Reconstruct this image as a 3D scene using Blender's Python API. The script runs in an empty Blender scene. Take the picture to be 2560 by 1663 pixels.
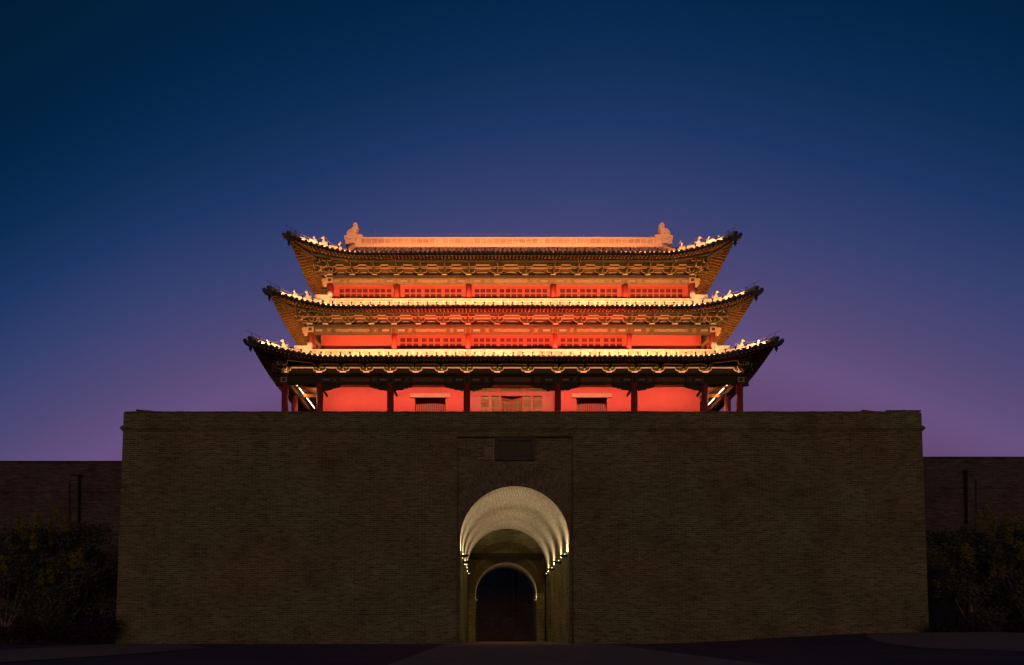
import bpy, math, random
from mathutils import Vector, Matrix
random.seed(7)
S = bpy.context.scene
R = math.radians
# ------------------------------------------------------------------ camera
EYE = 0.39; F = 1707.0; VX = 1218.0; HY = 1591.0
cd = bpy.data.cameras.new('camera'); cam = bpy.data.objects.new('camera', cd)
S.collection.objects.link(cam); S.camera = cam
cam.location = (0, 0, EYE); cam.rotation_euler = (R(90), 0, 0)
cd.sensor_width = 36; cd.lens = 36*F/2560
cd.shift_x = (1280-VX)/2560; cd.shift_y = (HY-831.5)/2560
cd.clip_end = 3000; cd.clip_start = 0.05
# ------------------------------------------------------------------ world: afterglow sky
W = bpy.data.worlds.new('World'); S.world = W; W.use_nodes = True
nt = W.node_tree; nt.nodes.clear()
def wn(t, **k):
    n = nt.nodes.new(t)
    for a, b in k.items(): setattr(n, a, b)
    return n
wo = wn('ShaderNodeOutputWorld'); bg = wn('ShaderNodeBackground'); add = wn('ShaderNodeAddShader'); bg2 = wn('ShaderNodeBackground')
sky = wn('ShaderNodeTexSky', sky_type='NISHITA', sun_disc=False); sky.sun_elevation = R(1.0); sky.sun_rotation = R(200)
bg2.inputs[1].default_value = 0.0015
tc = wn('ShaderNodeTexCoord'); sep = wn('ShaderNodeSeparateXYZ')
nt.links.new(tc.outputs['Generated'], sep.inputs[0])
def wm(op, a, b):
    n = wn('ShaderNodeMath', operation=op)
    for i, v in enumerate((a, b)):
        if hasattr(v, 'default_value'): nt.links.new(v, n.inputs[i])
        elif v is not None: n.inputs[i].default_value = v
    return n.outputs[0]
dx = wm('SUBTRACT', sep.outputs[0], 0.055)
dx2 = wm('MULTIPLY', dx, dx)
tt = wm('ADD', sep.outputs[2], wm('MULTIPLY', dx2, 0.65))
noi = wn('ShaderNodeTexNoise'); noi.inputs['Scale'].default_value = 2.2; noi.inputs['Detail'].default_value = 1
nt.links.new(tc.outputs['Generated'], noi.inputs['Vector'])
tt = wm('ADD', tt, wm('MULTIPLY', wm('SUBTRACT', noi.outputs['Fac'], 0.5), 0.035))
ramp = wn('ShaderNodeValToRGB'); nt.links.new(tt, ramp.inputs[0])
def lin(r, g, b, k=1.0):
    f = lambda c: ((c/255+.055)/1.055)**2.4 if c/255 > .04045 else c/255/12.92
    return (f(r)*k, f(g)*k, f(b)*k, 1)
cr = ramp.color_ramp
stops = [(0.0, lin(60, 44, 64)), (0.25, lin(90, 62, 96)), (0.35, lin(98, 70, 108)), (0.41, lin(102, 79, 126)), (0.475, lin(79, 71, 116)), (0.54, lin(54, 64, 112)),
         (0.60, lin(29, 53, 99)), (0.65, lin(11, 44, 84)), (0.70, lin(1, 35, 68)), (0.78, lin(0, 27, 52)), (1.0, lin(0, 20, 40))]
cr.elements[0].position = stops[0][0]; cr.elements[0].color = stops[0][1]
cr.elements[1].position = stops[-1][0]; cr.elements[1].color = stops[-1][1]
for p_, c_ in stops[1:-1]:
    e = cr.elements.new(p_); e.color = c_
nt.links.new(ramp.outputs[0], bg.inputs[0]); bg.inputs[1].default_value = 1.0
nt.links.new(sky.outputs[0], bg2.inputs[0])
nt.links.new(bg.outputs[0], add.inputs[0]); nt.links.new(bg2.outputs[0], add.inputs[1]); nt.links.new(add.outputs[0], wo.inputs[0])
# one weak warm low sun: the last glow of the day and of the town on the wall
sl = bpy.data.lights.new('sun', 'SUN'); sun = bpy.data.objects.new('sun', sl); S.collection.objects.link(sun)
sl.energy = 0.22; sl.color = (1.0, 0.62, 0.22); sl.angle = R(25)
sun.rotation_euler = Vector((0.02, 1, -0.09)).to_track_quat('-Z', 'Y').to_euler()
S.view_settings.view_transform = 'Standard'; S.view_settings.look = 'None'
S.view_settings.exposure = 0; S.view_settings.gamma = 1
S.cycles.use_denoising = True; S.cycles.max_bounces = 6; S.cycles.sample_clamp_indirect = 3.0
S.cycles.use_light_tree = True
# ------------------------------------------------------------------ helpers
def PX(x, y, d):                       # a point of the place seen at source pixel (x, y) and distance d
    return ((x-VX)/F*d, d, (HY-y)/F*d+EYE)
ORG = {}
class MB:
    def __init__(s): s.v = []; s.f = []; s.m = []; s.uv = {}; s.sm = []
    def add(s, vs, fs, mi=0, uvs=None, smooth=False):
        o = len(s.v); s.v += [tuple(p) for p in vs]
        for k, f in enumerate(fs):
            if uvs: s.uv[len(s.f)] = uvs[k]
            s.f.append(tuple(i+o for i in f)); s.m.append(mi); s.sm.append(smooth)
    def box(s, x0, x1, y0, y1, z0, z1, mi=0):
        s.add([(x0,y0,z0),(x1,y0,z0),(x1,y1,z0),(x0,y1,z0),(x0,y0,z1),(x1,y0,z1),(x1,y1,z1),(x0,y1,z1)],
              [(0,3,2,1),(4,5,6,7),(0,1,5,4),(1,2,6,5),(2,3,7,6),(3,0,4,7)], mi)
    def beam(s, a, b, w, h, mi=0, up=(0,0,1), w2=None, h2=None):
        a = Vector(a); b = Vector(b); d = (b-a).normalized(); u = Vector(up)
        r = d.cross(u)
        if r.length < 1e-4: r = d.cross(Vector((0,1,0)))
        r.normalize(); u = r.cross(d).normalized(); w2 = w2 or w; h2 = h2 or h
        vs = []
        for p, ww, hh in ((a, w, h), (b, w2, h2)):
            for sx, sz in ((-1,-1),(1,-1),(1,1),(-1,1)): vs.append(p+r*ww/2*sx+u*hh/2*sz)
        s.add(vs, [(0,1,2,3),(7,6,5,4),(0,4,5,1),(1,5,6,2),(2,6,7,3),(3,7,4,0)], mi)
    def tube(s, pts, r, n=6, mi=0, caps=True):
        pts = [Vector(p) for p in pts]; rr = r if isinstance(r, (list, tuple)) else [r]*len(pts)
        rings = []
        for i, p in enumerate(pts):
            d = (pts[min(i+1, len(pts)-1)]-pts[max(i-1, 0)]).normalized()
            a = d.cross(Vector((0,0,1)))
            if a.length < 1e-3: a = d.cross(Vector((0,1,0)))
            a.normalize(); b = d.cross(a)
            rings.append([p+(a*math.cos(t)+b*math.sin(t))*rr[i] for t in [2*math.pi*k/n for k in range(n)]])
        vs = [q for r_ in rings for q in r_]; fs = []
        for i in range(len(pts)-1):
            for k in range(n):
                fs.append((i*n+k, i*n+(k+1)%n, (i+1)*n+(k+1)%n, (i+1)*n+k))
        if caps: fs += [tuple(range(n))[::-1], tuple((len(pts)-1)*n+k for k in range(n))]
        s.add(vs, fs, mi, smooth=True)
    def prism(s, poly, y0, y1, mi=0, fn=None):       # poly in (x, z), extruded along y
        n = len(poly); vs = [(x, y0, z) for x, z in poly]+[(x, y1, z) for x, z in poly]
        if fn: vs = [fn(*p) for p in vs]
        s.add(vs, [tuple(range(n)), tuple(range(n, 2*n))[::-1]]+[(i, i+n, (i+1)%n+n, (i+1)%n) for i in range(n)], mi)
    def ball(s, c, r, mi=0, n=8, m=6):
        rx, ry, rz = r if isinstance(r, (tuple, list)) else (r, r, r)
        vs = [(c[0], c[1], c[2]-rz)]; fs = []
        for j in range(1, m):
            a = -math.pi/2+math.pi*j/m
            for k in range(n):
                t = 2*math.pi*k/n
                vs.append((c[0]+rx*math.cos(a)*math.cos(t), c[1]+ry*math.cos(a)*math.sin(t), c[2]+rz*math.sin(a)))
        vs.append((c[0], c[1], c[2]+rz))
        for k in range(n): fs.append((0, 1+(k+1)%n, 1+k))
        for j in range(m-2):
            for k in range(n):
                a = 1+j*n; fs.append((a+k, a+(k+1)%n, a+n+(k+1)%n, a+n+k))
        a = 1+(m-2)*n
        for k in range(n): fs.append((a+k, a+(k+1)%n, len(vs)-1))
        s.add(vs, fs, mi, smooth=True)
    def grid(s, rows, mi=0, smooth=True, uvs=None):
        n = len(rows[0]); vs = [p for r_ in rows for p in r_]; fs = []; U = []
        for i in range(len(rows)-1):
            for k in range(n-1):
                ids = (i*n+k, i*n+k+1, (i+1)*n+k+1, (i+1)*n+k); fs.append(ids)
                if uvs: U.append([uvs[i][k], uvs[i][k+1], uvs[i+1][k+1], uvs[i+1][k]])
        s.add(vs, fs, mi, U if uvs else None, smooth)
    def build(s, name, mats, parent=None, org=None):
        if not isinstance(mats, (list, tuple)): mats = [mats]
        if org is None:
            xs = [p[0] for p in s.v]; ys = [p[1] for p in s.v]; zs = [p[2] for p in s.v]
            org = Vector(((min(xs)+max(xs))/2, (min(ys)+max(ys))/2, min(zs)))
        org = Vector(org)
        me = bpy.data.meshes.new(name)
        me.from_pydata([tuple(Vector(p)-org) for p in s.v], [], s.f)
        for m in mats: me.materials.append(m)
        me.polygons.foreach_set('material_index', s.m); me.polygons.foreach_set('use_smooth', s.sm)
        uvl = me.uv_layers.new(name='UVMap').data
        me.update()
        for i, p in enumerate(me.polygons):
            cu = s.uv.get(i)
            n = p.normal
            for j, li in enumerate(p.loop_indices):
                if cu: uvl[li].uv = cu[j]
                else:
                    q = s.v[s.f[i][j]]
                    if abs(n.z) > .8: uvl[li].uv = (q[0], q[1])
                    elif abs(n.x) > abs(n.y): uvl[li].uv = (q[1], q[2])
                    else: uvl[li].uv = (q[0], q[2])
        o = bpy.data.objects.new(name, me); S.collection.objects.link(o); ORG[o.name] = org
        if parent: o.parent = parent; o.location = org-ORG[parent.name]
        else: o.location = org
        return o
def empty(name, loc, label=None, cat=None, group=None, parent=None):
    o = bpy.data.objects.new(name, None); S.collection.objects.link(o); o.empty_display_size = .3
    ORG[o.name] = Vector(loc)
    if parent: o.parent = parent; o.location = Vector(loc)-ORG[parent.name]
    else: o.location = loc
    tag(o, label, cat, group); return o
def tag(o, label=None, cat=None, group=None, kind=None):
    if label: o['label'] = label
    if cat: o['category'] = cat
    if group: o['group'] = group
    if kind: o['kind'] = kind
    return o
def copy_at(o, loc, rz=0.0, parent=None, rot=None):   # a copy of one object with its children
    c = o.copy(); S.collection.objects.link(c); ORG[c.name] = Vector(loc)
    par = parent or o.parent
    c.parent = par; c.location = Vector(loc)-(ORG[par.name] if par else Vector())
    c.rotation_euler = rot or (0, 0, rz)
    for ch in list(o.children):
        d = ch.copy(); S.collection.objects.link(d); d.parent = c
    return c
# ------------------------------------------------------------------ materials
def mat(name, col, rough=.8, spec=.3, metal=0, noise=0.25, nscale=3.0, bump=0.0, emit=None, estr=0, var=None, coord='Object'):
    m = bpy.data.materials.new(name); m.use_nodes = True; t = m.node_tree; b = t.nodes['Principled BSDF']
    b.inputs['Roughness'].default_value = rough; b.inputs['Metallic'].default_value = metal
    b.inputs['Specular IOR Level'].default_value = spec
    c1 = tuple(c*(1-noise) for c in col[:3])+(1,); c2 = tuple(min(1, c*(1+noise)) for c in col[:3])+(1,)
    if var: c2 = tuple(var)+(1,)
    tx = t.nodes.new('ShaderNodeTexCoord'); no = t.nodes.new('ShaderNodeTexNoise'); mx = t.nodes.new('ShaderNodeMix'); mx.data_type = 'RGBA'
    no.inputs['Scale'].default_value = nscale; no.inputs['Detail'].default_value = 5; no.inputs['Roughness'].default_value = .65
    mr = t.nodes.new('ShaderNodeMapRange'); mr.inputs[1].default_value = .3; mr.inputs[2].default_value = .7
    t.links.new(tx.outputs[coord], no.inputs['Vector']); t.links.new(no.outputs['Fac'], mr.inputs[0]); t.links.new(mr.outputs[0], mx.inputs[0])
    mx.inputs[6].default_value = c1; mx.inputs[7].default_value = c2
    t.links.new(mx.outputs[2], b.inputs['Base Color'])
    if bump:
        bp = t.nodes.new('ShaderNodeBump'); bp.inputs['Strength'].default_value = bump; bp.inputs['Distance'].default_value = .02
        n2 = t.nodes.new('ShaderNodeTexNoise'); n2.inputs['Scale'].default_value = nscale*5; n2.inputs['Detail'].default_value = 6
        t.links.new(tx.outputs[coord], n2.inputs['Vector']); t.links.new(n2.outputs['Fac'], bp.inputs['Height']); t.links.new(bp.outputs[0], b.inputs['Normal'])
    if emit:
        b.inputs['Emission Color'].default_value = tuple(emit)+(1,); b.inputs['Emission Strength'].default_value = estr
    return m
def brick(name, c1, c2, mortar, bw=.36, bh=.1, ms=.008, offs=.5, bump=.5, patch=.35, streak=.25, dark=.2):
    m = bpy.data.materials.new(name); m.use_nodes = True; t = m.node_tree; b = t.nodes['Principled BSDF']; L = t.links
    b.inputs['Roughness'].default_value = .9; b.inputs['Specular IOR Level'].default_value = .2
    uv = t.nodes.new('ShaderNodeUVMap'); uv.uv_map = 'UVMap'
    wob = t.nodes.new('ShaderNodeTexNoise'); wob.inputs['Scale'].default_value = .6; wob.inputs['Detail'].default_value = 2; L.new(uv.outputs[0], wob.inputs['Vector'])
    va = t.nodes.new('ShaderNodeVectorMath'); va.operation = 'SCALE'; va.inputs['Scale'].default_value = .05; L.new(wob.outputs['Color'], va.inputs[0])
    vb = t.nodes.new('ShaderNodeVectorMath'); vb.operation = 'ADD'; L.new(uv.outputs[0], vb.inputs[0]); L.new(va.outputs[0], vb.inputs[1])
    br = t.nodes.new('ShaderNodeTexBrick'); br.offset = offs; br.inputs['Scale'].default_value = 1
    br.inputs['Brick Width'].default_value = bw; br.inputs['Row Height'].default_value = bh; br.inputs['Mortar Size'].default_value = ms
    br.inputs['Mortar Smooth'].default_value = .3; br.inputs['Bias'].default_value = -.1
    br.inputs['Color1'].default_value = (*c1, 1); br.inputs['Color2'].default_value = (*c2, 1); br.inputs['Mortar'].default_value = (*mortar, 1)
    L.new(vb.outputs[0], br.inputs['Vector'])
    # weathering: broad patches, long course streaks, single darker bricks
    def noise(scale, mapping=None, detail=4):
        n = t.nodes.new('ShaderNodeTexNoise'); n.inputs['Scale'].default_value = scale; n.inputs['Detail'].default_value = detail
        if mapping:
            mp = t.nodes.new('ShaderNodeMapping'); mp.inputs['Scale'].default_value = mapping; L.new(uv.outputs[0], mp.inputs[0]); L.new(mp.outputs[0], n.inputs['Vector'])
        else: L.new(uv.outputs[0], n.inputs['Vector'])
        return n.outputs['Fac']
    def mrange(x, a, c, lo, hi):
        r = t.nodes.new('ShaderNodeMapRange'); r.inputs[1].default_value = a; r.inputs[2].default_value = c; r.inputs[3].default_value = lo; r.inputs[4].default_value = hi
        L.new(x, r.inputs[0]); return r.outputs[0]
    def mul(x, y):
        n = t.nodes.new('ShaderNodeMath'); n.operation = 'MULTIPLY'; L.new(x, n.inputs[0]); L.new(y, n.inputs[1]); return n.outputs[0]
    k = mul(mrange(noise(.45), .35, .65, 1-patch, 1+patch), mrange(noise(1.0, (1.1, 9, 1)), .35, .65, 1-streak, 1+streak))
    k = mul(k, mrange(noise(1.0, (2.6, 10.5, 1), 2), .56, .66, 1.0, 1-dark*2))
    k = mul(k, mrange(noise(9.0), .3, .7, .86, 1.14))
    vs = t.nodes.new('ShaderNodeVectorMath'); vs.operation = 'SCALE'; L.new(br.outputs['Color'], vs.inputs[0]); L.new(k, vs.inputs['Scale'])
    # slow hue drift between olive and reddish brown
    hm = t.nodes.new('ShaderNodeMix'); hm.data_type = 'RGBA'; hm.blend_type = 'MULTIPLY'; hm.inputs[0].default_value = 1
    hr = t.nodes.new('ShaderNodeMix'); hr.data_type = 'RGBA'; hr.inputs[6].default_value = (1.03, .98, .93, 1); hr.inputs[7].default_value = (.95, 1.05, .97, 1)
    L.new(mrange(noise(.22), .4, .6, 0, 1), hr.inputs[0]); L.new(vs.outputs[0], hm.inputs[6]); L.new(hr.outputs[2], hm.inputs[7])
    L.new(hm.outputs[2], b.inputs['Base Color'])
    bp = t.nodes.new('ShaderNodeBump'); bp.inputs['Strength'].default_value = bump; bp.inputs['Distance'].default_value = .015
    ad = t.nodes.new('ShaderNodeMath'); ad.operation = 'MULTIPLY_ADD'; ad.inputs[1].default_value = -1.0
    L.new(br.outputs['Fac'], ad.inputs[0]); L.new(noise(12, None, 5), ad.inputs[2]); L.new(ad.outputs[0], bp.inputs['Height']); L.new(bp.outputs[0], b.inputs['Normal'])
    return m
M = {}
M['brick'] = brick('wall_brick', (.148, .125, .048), (.285, .235, .092), (.40, .335, .16), bw=.38, bh=.105, patch=.15, ms=.012, streak=.14, bump=.9)
M['brick_old'] = brick('old_brick', (.10, .068, .05), (.16, .108, .08), (.22, .155, .12), bw=.38, bh=.105, patch=.15)
M['brick_ring'] = brick('arch_ring_brick', (.17, .13, .06), (.22, .17, .085), (.34, .28, .17), bw=.30, bh=.085, offs=.5, patch=.3)
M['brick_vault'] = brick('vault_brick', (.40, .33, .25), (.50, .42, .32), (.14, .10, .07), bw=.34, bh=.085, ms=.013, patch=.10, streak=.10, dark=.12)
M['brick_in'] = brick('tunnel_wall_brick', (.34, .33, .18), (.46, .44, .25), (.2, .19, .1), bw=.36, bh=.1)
M['ridge'] = brick('ridge_glazed_block', (.27, .21, .17), (.38, .31, .25), (.60, .52, .44), bw=.43, bh=.40, ms=.018, offs=0, patch=.15, streak=.1, dark=.05, bump=.4)
M['hipridge'] = mat('grey_ridge_tile', (.42, .38, .33), nscale=6, noise=.12, bump=.3)
M['tile'] = mat('grey_roof_tile', (.34, .30, .26), nscale=5, noise=.25, bump=.3, rough=.7)
M['tile_end'] = mat('grey_tile_end', (.11, .10, .09), nscale=8, noise=.2, rough=.7)
M['red'] = mat('red_lime_wall', (.46, .065, .05), nscale=.8, noise=.10, rough=.85, bump=.08)
M['redwood'] = mat('red_lacquered_wood', (.38, .055, .04), nscale=2, noise=.12, rough=.5, bump=.05)
M['green'] = mat('green_painted_timber', (.065, .05, .018), nscale=7, noise=.35, rough=.7)
M['gold'] = mat('ochre_painted_timber', (.25, .13, .06), nscale=9, noise=.35, rough=.7)
M['soffit'] = mat('ochre_soffit_board', (.22, .11, .03), nscale=2.5, noise=.2, rough=.8)
M['cream'] = mat('cream_edge_and_glint', (.70, .55, .42), nscale=8, noise=.1, rough=.6)
M['rafter'] = mat('brown_rafter_timber', (.18, .085, .024), nscale=4, noise=.3)
M['raftend'] = mat('gilded_rafter_end', (.70, .42, .2), nscale=6, noise=.3)
M['latback'] = mat('dark_lattice_backing', (.12, .05, .018), nscale=4, noise=.2)
M['lintelwood'] = mat('faded_lintel_wood', (.42, .17, .12), nscale=5, noise=.15)
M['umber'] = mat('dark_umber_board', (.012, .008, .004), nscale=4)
M['edge'] = mat('ochre_bracket_edge', (.54, .31, .17), nscale=8, noise=.15, rough=.6)
M['gilt'] = mat('dull_gilt_trim', (.36, .20, .11), nscale=8, noise=.2)
M['beam2'] = mat('brown_painted_beam', (.11, .06, .024), nscale=5, noise=.3)
M['brick_far'] = brick('far_brick', (.44, .22, .14), (.52, .28, .18), (.62, .38, .26), bw=.38, bh=.105, patch=.15)
M['pink'] = mat('painted_scroll_panel', (.62, .36, .26), nscale=11, noise=.3, rough=.7, var=(.22, .19, .26))
M['dark'] = mat('dark_void', (.012, .010, .010), noise=.1)
M['door_and_shadow'] = mat('black_timber_and_shadow', (.05, .04, .035), nscale=4, noise=.3)
M['lat'] = mat('olive_lattice_wood', (.42, .20, .08), nscale=5, noise=.2)
M['metal'] = mat('black_metal', (.02, .02, .02), rough=.5, noise=.1)
M['wire'] = mat('dull_metal_wire', (.22, .19, .18), rough=.4, noise=.1, metal=.3)
M['stone'] = mat('dark_plaque_stone', (.12, .09, .05), nscale=6, noise=.3, bump=.4)
M['paving'] = mat('concrete_path', (.36, .25, .145), nscale=1.2, noise=.16, bump=.35, rough=.9)
M['asphalt'] = mat('asphalt_plaza', (.14, .078, .07), nscale=.35, noise=.3, bump=.4, rough=.95)
M['kerb'] = mat('kerb_strip_paving', (.38, .23, .11), nscale=.8, noise=.2, bump=.3)
M['led'] = mat('lit_tube', (.9, .8, .6), emit=(1.0, .66, .40), estr=9)
M['bulb'] = mat('lit_lamp_glass', (.9, .8, .6), emit=(1.0, .74, .46), estr=2.5)
M['leaf'] = mat('shrub_leaf', (.12, .13, .055), nscale=.9, noise=.55, rough=.6)
M['yleaf'] = mat('yellow_leaf', (.33, .28, .02), nscale=3, noise=.4, rough=.6)
M['lowleaf'] = mat('reddish_hedge_leaf', (.06, .035, .03), nscale=1.5, noise=.5, rough=.7)
M['bark'] = mat('pale_bark', (.32, .24, .18), nscale=5, noise=.3, bump=.3)
def area(name, loc, aim, sx, sy, power, col, spread=124, parent=None):
    l = bpy.data.lights.new(name, 'AREA'); l.shape = 'RECTANGLE'; l.size = sx; l.size_y = sy; l.energy = power; l.color = col; l.spread = R(spread)
    o = bpy.data.objects.new(name, l); S.collection.objects.link(o); o.location = loc
    d = Vector(aim).normalized(); z = -d; x = Vector((1, 0, 0)) if abs(d.x) < .9 else Vector((0, 1, 0))
    if abs(d.x) > .35 and abs(d.y) < abs(d.x): x = Vector((0, 1, 0))
    x = (x - z*x.dot(z)).normalized(); y = z.cross(x)
    o.rotation_euler = Matrix((x, y, z)).transposed().to_euler()
    if parent: o.parent = parent; o.location = Vector(loc)-ORG[parent.name]
    return o
WARM = (1.0, .47, .18); ORANGE = (1.0, .285, .10)
# ================================================================== GROUND
def sm(t): t = max(0.0, min(1.0, t)); return t*t*(3-2*t)
def gh(x, y): return .56*sm((x-7.5)/13.5)*sm((y-12)/18)+.10*sm((-x-9)/6)*sm((20-y)/12)*0
g = MB()
gxs = [-600, -120, -40]+[-30+2*k for k in range(41)]+[70, 130, 600]; gys = [-300, -50, 0]+[2+1.5*k for k in range(24)]+[60, 150, 900]
g.grid([[(x, y, gh(x, y) if y < 40 else gh(x, 38)) for x in gxs] for y in gys])
tag(g.build('ground', M['asphalt'], org=(0,0,0)), kind='structure')
p = MB(); p.box(-1.30, 4.15, 35.3, 56.5, -.05, .012)
p.add([(-1.6, 35.3, .012), (4.8, 35.3, .012), (5.6, 30, .012), (3.3, 4, .012), (-1.15, 4, .012), (-2.0, 30, .012)], [(5,4,3,2,1,0)])
tag(p.build('path', M['paving'], org=(1.44,30,0)), kind='structure')
def drape(near, far):
    def res(pl, n):
        ls = [(Vector(pl[i+1])-Vector(pl[i])).length for i in range(len(pl)-1)]; T = sum(ls); out = []
        for k in range(n+1):
            t = T*k/n; i = 0
            while i < len(ls)-1 and t > ls[i]: t -= ls[i]; i += 1
            out.append(Vector(pl[i]).lerp(Vector(pl[i+1]), min(1, t/ls[i])))
        return out
    A, B = res(near, 30), res(far, 30)
    return [[tuple(Vector((*a.lerp(b, k/10), gh(*a.lerp(b, k/10))+.012))) for k in range(11)] for a, b in zip(A, B)]
p = MB(); p.grid(drape([(-6.6, 6), (-7.1, 10), (-7.46, 13.3), (-7.9, 16.2), (-9.5, 23), (-14.2, 32)], [(-11, 6), (-12.5, 14), (-13.2, 18.5), (-15.2, 24), (-17, 29.8), (-18.3, 33)]))
tag(p.build('pavement', M['kerb'], org=(-12,20,0)), kind='structure')
p = MB(); p.grid(drape([(12.9, 6), (12.6, 16), (12.2, 19), (13.8, 24), (16, 29), (18, 32)], [(19, 6), (19, 16), (19.5, 22), (20.5, 25), (22, 30), (22.6, 33)]))
tag(p.build('pavement', M['kerb'], org=(15,20,0)), kind='structure')
# ================================================================== GATE PLATFORM
CX = 1.42; TR = 2.83; SPR = 5.33; PY = 35.35; TE = 49.3
XL, XR = -18.75, 22.4; ZT = 11.93
plat = empty('gate_platform', (1.9, 35, 0), 'massive dark brick gate platform pierced by a lit arched passage, carrying the tower', 'city gate')
def fy(z): return 34.72+z/ZT*.5
def xl(z): return XL-.17*(1-z/ZT)
def xr(z): return XR+.09*(1-z/ZT)
RX0, RX1, RZ = -1.55, 4.40, 10.68
b = MB()
def fpt(x, z): return (x, fy(z), z)
def fq(x0a, x1a, z0, x0b, x1b, z1):
    nz = max(1, int((z1-z0)/1.2))
    for i in range(nz):
        za = z0+(z1-z0)*i/nz; zb = z0+(z1-z0)*(i+1)/nz
        f0 = (za-z0)/(z1-z0); f1 = (zb-z0)/(z1-z0)
        b.add([fpt(x0a+(x0b-x0a)*f0, za), fpt(x1a+(x1b-x1a)*f0, za), fpt(x1a+(x1b-x1a)*f1, zb), fpt(x0a+(x0b-x0a)*f1, zb)], [(0,1,2,3)])
fq(xl(0), RX0, 0, xl(RZ), RX0, RZ); fq(RX1, xr(0), 0, RX1, xr(RZ), RZ); fq(xl(RZ), xr(RZ), RZ, xl(ZT), xr(ZT), ZT)
PB = 56.0
for xf, sg in ((xl, 1), (xr, -1)):                       # side faces
    b.add([(xf(0), fy(0), 0), (xf(ZT), fy(ZT), ZT), (xf(ZT), PB, ZT), (xf(0), PB, 0)], [(0,1,2,3) if sg < 0 else (3,2,1,0)])
b.add([(xl(ZT), fy(ZT)+.5, 11.0), (xr(ZT), fy(ZT)+.5, 11.0), (xr(ZT), PB, 11.0), (xl(ZT), PB, 11.0)], [(0,1,2,3)])
b.add([fpt(xl(ZT), ZT), fpt(xr(ZT), ZT), (xr(ZT), fy(ZT)+.5, ZT), (xl(ZT), fy(ZT)+.5, ZT)], [(0,1,2,3)])
b.add([(xl(ZT), fy(ZT)+.5, ZT), (xr(ZT), fy(ZT)+.5, ZT), (xr(ZT), fy(ZT)+.5, 11), (xl(ZT), fy(ZT)+.5, 11)], [(0,1,2,3)])
# recess reveals
for x, s_ in ((RX0, 1), (RX1, -1)):
    b.add([(x, fy(0), 0), (x, fy(RZ), RZ), (x, PY, RZ), (x, PY, 0)], [(0,3,2,1) if s_ > 0 else (0,1,2,3)])
b.add([(RX0, fy(RZ), RZ), (RX1, fy(RZ), RZ), (RX1, PY, RZ), (RX0, PY, RZ)], [(0,1,2,3)])
b.build('brick_wall', M['brick'], plat)
def arch_sheet(mb, x0, x1, z1, cx, r, zc, fn, n=28, uvf=None, mi=0):
    def Q(a, b_, c, d):
        mb.add([fn(*a), fn(*b_), fn(*c), fn(*d)], [(0,1,2,3)], mi, [[a, b_, c, d]])
    if cx-r > x0+1e-4: Q((x0, 0), (cx-r, 0), (cx-r, zc), (x0, zc)); Q((x0, zc), (cx-r, zc), (cx-r, z1), (x0, z1))
    if x1 > cx+r+1e-4: Q((cx+r, 0), (x1, 0), (x1, zc), (cx+r, zc)); Q((cx+r, zc), (x1, zc), (x1, z1), (cx+r, z1))
    for i in range(n):
        a0 = math.pi-math.pi*i/n; a1 = math.pi-math.pi*(i+1)/n
        p0 = (cx+r*math.cos(a0), zc+r*math.sin(a0)); p1 = (cx+r*math.cos(a1), zc+r*math.sin(a1))
        Q(p0, p1, (p1[0], z1), (p0[0], z1))
def vault(mb, cx, r, zc, y0, y1, n=36, mi=0, walls=True, mj=None, ny=8):
    rows = []; uvs = []
    for i in range(n+1):
        a = math.pi-math.pi*i/n
        rows.append([(cx+r*math.cos(a), y0+(y1-y0)*k/ny, zc+r*math.sin(a)) for k in range(ny+1)])
        uvs.append([(y0+(y1-y0)*k/ny, (math.pi-a)*r) for k in range(ny+1)])
    # headers run across the vault: brick length follows the tunnel
    mb.grid(rows, mi, True, uvs)
def ring(mb, cx, zc, r0, r1, y, xmin, xmax, n=60, mi=0, th=.03):
    pts = []
    for i in range(n+1):
        a = math.pi*i/n
        rr1 = r1
        c = math.cos(a)
        if c > 0: rr1 = min(r1, (xmax-cx)/c) if c > 1e-3 else r1
        if c < 0: rr1 = min(r1, (xmin-cx)/c)
        pts.append((a, max(rr1, r0+.001)))
    for i in range(n):
        (a, ra), (c, rc) = pts[i], pts[i+1]
        P = lambda r_, t: (cx+r_*math.cos(t), y-th, zc+r_*math.sin(t))
        U = lambda r_, t: (r_-r0, t*(r0+r1)/2)
        mb.add([P(r0, a), P(ra, a), P(rc, c), P(r0, c)], [(0,1,2,3)][:1], mi, [[U(r0, a), U(ra, a), U(rc, c), U(r0, c)]])
        mb.add([P(ra, a), (P(ra, a)[0], y, P(ra, a)[2]), (P(rc, c)[0], y, P(rc, c)[2]), P(rc, c)], [(0,1,2,3)], mi)
        # soffit edge
        mb.add([P(r0, a), (P(r0, a)[0], y+.01, P(r0, a)[2]), (P(r0, c)[0], y+.01, P(r0, c)[2]), P(r0, c)], [(3,2,1,0)], mi)
b = MB(); arch_sheet(b, RX0, RX1, RZ, CX, TR, SPR, lambda x, z: (x, PY, z))
b.build('arch_panel', M['brick'], plat)
b = MB()
for k in range(4): ring(b, CX, SPR, TR+.005+k*.29, TR+.29*(k+1), PY, RX0, RX1, th=.03 if k < 3 else .045)
b.build('arch_ring', M['brick_ring'], plat)
# first passage: vault, side walls (right one with a side niche)
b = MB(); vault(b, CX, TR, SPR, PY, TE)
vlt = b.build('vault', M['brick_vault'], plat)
b = MB()
xw = CX-TR
b.add([(xw, PY, 0), (xw, TE, 0), (xw, TE, SPR), (xw, PY, SPR)], [(0,1,2,3)])
xw = CX+TR
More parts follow.
